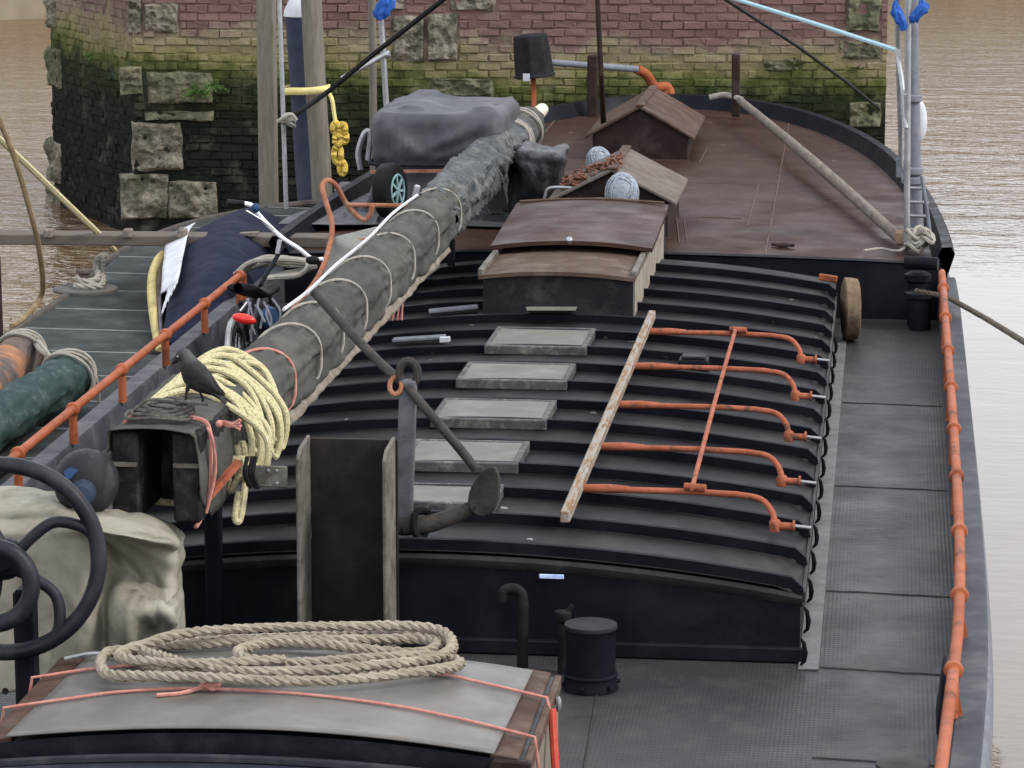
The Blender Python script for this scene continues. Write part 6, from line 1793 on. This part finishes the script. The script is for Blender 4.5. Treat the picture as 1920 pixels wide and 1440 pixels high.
TC = [(T_(a_, b_, 14.0), T_(c_, d_, 14.0), h_ * 0.45, w_) for a_, b_, c_, d_, h_, w_ in ((188, 1000, 236, 1205, .035, .05), (196, 1015, 300, 1185, .03, .045), (215, 1008, 345, 1118, .03, .05), (250, 1105, 243, 1215, .025, .035), (292, 1110, 284, 1205, .03, .04), (262, 1080, 330, 1180, .025, .035), (205, 1120, 215, 1265, .025, .04), (100, 955, 72, 1295, .02, .05), (150, 1000, 152, 1285, .025, .05), (15, 925, 102, 985, .025, .04), (40, 960, -30, 1010, .02, .04), (230, 960, 300, 1010, .02, .03), (120, 1100, 175, 1180, .02, .035), (110, 1200, 165, 1150, .015, .03), (300, 1030, 340, 1100, .02, .03))]
m = drape(ctrl, 13, 0.006, 4.0, 6.0, 0, 3.4, (1, 1, 1), lambda p: creaselines(p, TC) + 0.006 * crease(p, 9.0, (1, .6, .8), 6.0))
tp = tag(m.build('tarpaulin', tarpm, solid=0.006, sharp=70), 'crumpled beige tarpaulin with eyelets draped over the windlass', 'tarpaulin')
for (x, y) in ((62, 1168), (60, 1078), (62, 1260), (10, 1296)):
    m = MB(); c_ = at(x, y, Y=13.86); m.lathe([(0.007, 0.0), (0.013, 0.004), (0.016, 0.0)], c_, (0, -1, 0.15), 14, cap=False); m.lathe([(0.007, 0.0), (0.001, 0.001)], c_, (0, -1, .15), 10); m.build('eyelet', dullblack, tp)
# ball fender behind the wheel
c_ = at(162, 904, Y=14.35)
m = MB(); m.sphere(c_, 0.15, 28, (1, 1, 1.02)); bf = tag(m.build('ball_buoy', fenderm), 'round dark grey buoy with ribbed neck between the wheel and the mast heel', 'buoy')
m = MB()
axb = V(0.12, -1.0, -0.12).normalized()
m.lathe([(0.06, 0.125), (0.062, 0.14), (0.052, 0.148), (0.058, 0.158), (0.048, 0.166), (0.054, 0.176), (0.042, 0.184), (0.046, 0.195), (0.02, 0.2)], c_, tuple(axb), 20); m.build('ribbed_neck', mat('blue_black_vinyl', (0.02, 0.03, 0.05), (0.04, 0.055, 0.085), 6, 0.35, 0.5, 0), bf)
# blue-grey scrap patch print on the buoy: scuffed blue paint
m = MB()
pat = []
for k in range(14):
    a = 2 * math.pi * k / 14
    d_ = (V(-0.28, -0.8, 0.45) + V(math.cos(a) * .22 * (1 + .3 * math.sin(3 * a)), 0, math.sin(a) * .2)).normalized(); pat.append(c_ + d_ * 0.1535)
m.add([c_ + (p - c_) * 1.0 for p in pat], [tuple(range(14))]); m.build('blue_patch', bluepaint, bf)
# canvas bundle behind the buoy
m = MB()
ctrl = [[T_(170, 880, 14.7), T_(190, 850, 14.7), T_(222, 832, 14.75)], [T_(185, 900, 14.65), T_(205, 860, 14.65), T_(235, 845, 14.7)], [T_(200, 930, 14.65), T_(225, 890, 14.65), T_(240, 870, 14.7)]]
drape(ctrl, 6, 0.01, 6, 2).build('canvas_flap', canvasm, None, solid=0.01)
tag(bpy.data.objects['canvas_flap'], 'scrap of grey canvas between the buoy and the mast heel', 'canvas')

# forward cabin with its lid
cab = thing('fore_cabin_lid', (-0.2, 12.6, 0.0), 'low brown timber hatch box with curved top near the bow', 'hatch box')
LX0, LX1, LY0, LY1, LZ = -1.36, 0.80, 12.22, 13.45, 0.49
def lz(x): return 0.56 - 0.072 * (x + 0.28) ** 2
m = MB()
A_ = [V(LX0 + (LX1 - LX0) * k / 20, LY0, 0) for k in range(21)]
tops = [V(p.x, LY0, lz(p.x) - 0.012) for p in A_]; topb = [V(p.x * 0.985 + 0.01, LY1, lz(p.x) - 0.012) for p in A_]
for p in topb: p.x = p.x
m.add(tops + topb, [(j, j + 1, 21 + j + 1, 21 + j) for j in range(20)], True)
m.add([V(p.x, p.y, 0) for p in tops] + tops, [(j, j + 1, 21 + j + 1, 21 + j) for j in range(20)])
m.add([V(p.x, p.y, 0) for p in topb] + topb, [(j, j + 1, 21 + j + 1, 21 + j) for j in range(20)])
m.add([V(LX1, LY0, 0), V(LX1 * .985 + .01, LY1, 0), topb[-1], tops[-1]], [(0, 1, 2, 3)]); m.add([V(LX0, LY0, 0), V(LX0 * .985 + .01, LY1, 0), topb[0], tops[0]], [(0, 1, 2, 3)])
m.build('box', wheelm, cab)  # black colour stands in for the shadow gap under the sheet
m = MB(); m.beam((LX1 + 0.012, LY0 - 0.01, lz(LX1) - 0.035), (LX1 * .985 + 0.022, LY1 + 0.01, lz(LX1) - 0.035), 0.03, 0.06); m.build('edge_rail', palewood, cab, bevel=0.006)
m = MB(); m.box((LX1 + 0.004, 12.84, 0.2), (0.018, 1.22, 0.36)); m.build('side_board', mat('grey_brown_plywood', (0.15, 0.125, 0.1), (0.22, 0.19, 0.16), 5, 0.65, 0.8, 0.3, 50, dirt=(0.08, 0.06, 0.05), dscale=3, damt=0.6), cab)
for k, (x0, x1) in enumerate(((LX0 + .02, LX0 + .13), (LX1 - .13, LX1 - .02))):
    m = MB(); m.hexa([V(x0, LY0, lz(x0) - .014), V(x1, LY0, lz(x1) - .014), V(x1, LY1, lz(x1) - .014), V(x0, LY1, lz(x0) - .014), V(x0, LY0 - .004, lz(x0) + .006), V(x1, LY0 - .004, lz(x1) + .006), V(x1, LY1, lz(x1) + .006), V(x0, LY1, lz(x0) + .006)]); m.build('frame_board', brownwood, cab, bevel=0.003)
m = MB(); m.hexa([V(LX1 - .16, LY0 - .03, LZ - .14), V(LX1 + .03, LY0 - .03, LZ - .14), V(LX1 + .03, LY0 + .02, LZ - .14), V(LX1 - .16, LY0 + .02, LZ - .14), V(LX1 - .12, LY0 - .03, lz(.75) + .002), V(LX1 + .03, LY0 - .03, lz(.8) + .002), V(LX1 + .03, LY0 + .02, lz(.8) + .002), V(LX1 - .12, LY0 + .02, lz(.75) + .002)]); m.build('corner_block', darkbrown, cab, bevel=0.008)
# acrylic sheet bent over the lid
m = MB()
def sh(u, v):
    x = (-1.24 + 1.93 * u) * (1 - v) + (-1.2 + 1.91 * u) * v; y_ = 12.18 + 1.22 * v
    return V(x, y_, lz(x) + 0.014 + 0.012 * (1 - v) * 0.5 + 0.002 * noise.noise(V(x * 3, y_ * 3, 0)))
m.grid(sh, 40, 24)
shp = tag(m.build('acrylic_sheet', acrylic, solid=0.006), 'scuffed grey acrylic sheet lying over the foreground hatch box', 'acrylic sheet')
# black curved cabin roof just ahead of it
m = MB()
def crz(u): return 0.49 - 0.06 * ((-2.1 + 2.93 * u + 0.28)) ** 2 * 0.9 - 0.12 * max(0, (u - 0.965) / 0.035) ** 2
m.grid(lambda u, v: V(-2.1 + 2.93 * u, 12.1 - 2.6 * v, crz(u) - 0.03 * (1 - min(1, v / 0.03)) ** 2), 60, 30)
cr = tag(m.build('cabin_roof', mat('blue_black_gloss', (0.008, 0.011, 0.02), (0.016, 0.019, 0.032), 2, 0.25, 0.4, 0.08, 20, spec=0.2, dirt=(0.06, 0.065, 0.075), dscale=2, damt=0.5)), 'glossy blue-black curved cabin roof along the bottom edge of the picture', 'cabin roof')
m = MB(); m.tube(crom([V(-2.1 + 2.93 * u, 12.09, crz(u) - 0.012) for u in [k / 30 for k in range(31)]], 3), 0.024, 8); m.build('roof_edge', wheelm, cr)
m = MB(); m.box((-0.62, 10.85, 0.14), (2.8, 2.4, 0.28)); m.build('cabin_side', blackm, cr)

# ---- big hemp rope coil on the sheet
def rz(x): return lz(x) + 0.047
def loopc(cx, cy, rx, ry, dz, ph=0, n=40, wob=0.02, a0=0, a1=2 * math.pi):
    out = []
    for k in range(n + 1):
        a = a0 + (a1 - a0) * k / n
        x = cx + rx * math.copysign(abs(math.cos(a)) ** 0.8, math.cos(a)); y_ = cy + ry * math.sin(a) + wob * math.sin(a * 2 + ph)
        out.append(V(x + wob * math.sin(a * 3 + ph), y_, rz(x) + dz + 0.008 * math.sin(a * 2 + ph * 2)))
    return out
m = MB()
CXR, CYR = -0.24, 13.03
trace = [(243, 1228), (330, 1206), (480, 1196), (640, 1190), (740, 1196), (800, 1191), (842, 1206), (846, 1224), (800, 1242), (700, 1256), (560, 1262), (420, 1266), (330, 1262), (275, 1250), (240, 1232), (262, 1217), (360, 1213), (500, 1209), (620, 1208), (720, 1204), (790, 1208), (822, 1220), (780, 1232), (680, 1226), (600, 1220), (520, 1214), (470, 1222), (446, 1238), (470, 1250), (560, 1254), (680, 1250), (790, 1246), (852, 1250), (858, 1263), (800, 1277), (660, 1290), (520, 1293), (380, 1291), (270, 1287), (205, 1282), (190, 1266), (203, 1246), (245, 1238), (292, 1250), (345, 1268), (440, 1280), (560, 1282), (700, 1275), (800, 1262), (845, 1240), (835, 1215), (770, 1202), (640, 1199), (480, 1206), (340, 1220), (268, 1238), (225, 1256), (250, 1272), (380, 1276), (536, 1268)]
pts_ = []
for i_, (x_, y_) in enumerate(trace):
    t_ = i_ / len(trace)
    zz = lz(at(x_, y_, z=0.58).x) + 0.042 + 0.075 * t_ ** 1.3 + 0.006 * math.sin(i_ * 1.9)
    # the height lifts the strand in view: move it along its own depth so that it stays put on the sheet
    g_ = at(x_, y_, z=lz(at(x_, y_, z=0.58).x) + 0.04)
    pts_.append(V(g_.x, g_.y, zz))
m.rope(crom(pts_, 8), 0.0245, 0.135)
rc = tag(m.build('rope_coil', ropem), 'big flat coil of thick twisted hemp rope on the acrylic sheet', 'rope')
# pink elastic cords over the box
def overlid(ptsxy, up=0.03): return [V(x, y_, lz(x) + up) for x, y_ in ptsxy]
m = MB()
m.tube([V(LX0 - 0.02, 12.62, LZ - 0.08)] + crom(overlid([(LX0, 12.6), (-1.1, 12.64), (-.9, 12.69), (-.6, 12.70), (-.2, 12.66), (.2, 12.60), (.5, 12.53), (LX1 + .02, 12.45)]), 4) + [V(LX1 + 0.035, 12.44, LZ - 0.1), V(LX1 + 0.03, 12.43, 0.12)], 0.0065, 7)
kn = V(-.56, 12.70, lz(-.56) + .035)
for k in range(5): m.tube(crom([kn + V(-.01, 0, 0), kn + V(.02 + .01 * k, .02 * (-1) ** k, .02), kn + V(.05, .01 * k - .02, .0), kn + V(.0, .0, .01)], 5), 0.011, 6)
m.tube(crom([kn, kn + V(-.08, -.06, -.01), kn + V(-.17, -.09, -.012)], 4), 0.009, 6)
tag(m.build('elastic_cord', pinkm), 'thin pink elastic cord stretched over the sheet in front of the rope coil', 'cord')
m = MB()
m.tube([V(LX0 - 0.02, 13.05, LZ - 0.1)] + crom(overlid([(LX0, 13.05), (-1.0, 13.1), (-.4, 13.12), (.3, 13.1), (.5, 13.07), (LX1 + .01, 13.0)]), 4) + [V(LX1 + 0.03, 12.99, LZ - 0.06)], 0.007, 7)
e1 = tag(m.build('elastic_cord', pinkm), 'thin pink elastic cord running under the rope coil to the box edge', 'cord')
m = MB(); m.tube(crom([V(LX1 + 0.035, 12.98, LZ - 0.03), V(LX1 + 0.05, 12.9, 0.34), V(LX1 + 0.07, 12.82, 0.2)], 5), 0.017, 8); m.build('strap_end', redm, e1)
m = MB(); sk = V(LX1 + 0.07, 12.8, 0.15)
m.tube([sk + V(math.cos(a) * 0.02, 0, math.sin(a) * 0.05) for a in [2 * math.pi * k / 14 for k in range(14)]], 0.007, 6, closed=True); m.tube([sk + V(0.015, -.05 + 0, -0.09) + V(math.cos(a) * 0.03, 0, math.sin(a) * 0.05) for a in [2 * math.pi * k / 14 for k in range(14)]], 0.008, 6, closed=True); m.build('snap_hook', steelm, e1)
m = MB(); m.tube(crom(overlid([(-.85, 13.02), (-.6, 13.06), (-.3, 13.07), (-.12, 13.05)], .03), 5), [0.012] + [0.017] * 14 + [0.015], 8)
for k in range(4): m.tube(crom([V(-.22, 13.05, lz(0) + .04), V(-.14 + .02 * k, 13.08 - .02 * k, lz(0) + .06), V(-.06, 13.02 + .02 * k, lz(0) + .04)], 5), 0.014, 6)
tag(m.build('red_strap', redm), 'red strap with a knot lying inside the hemp rope coil', 'strap')
m = MB(); m.tube(crom([V(LX0 + .08, 13.3, lz(-1.2) + .02), V(-1.15, 13.28, lz(-1.1) + .04), V(-1.0, 13.25, lz(-1) + .03)], 5), 0.012, 6)
tag(m.build('wire_hook', steelm), 'small metal hook at the left corner of the hatch box beside the tarpaulin', 'hook')
m = MB(); m.lathe([(0.03, 0), (0.035, .012), (.02, .02)], V(LX1 + .03, 13.2, .42), (1, 0, 0), 12); m.build('turn_button', steelm, cab)
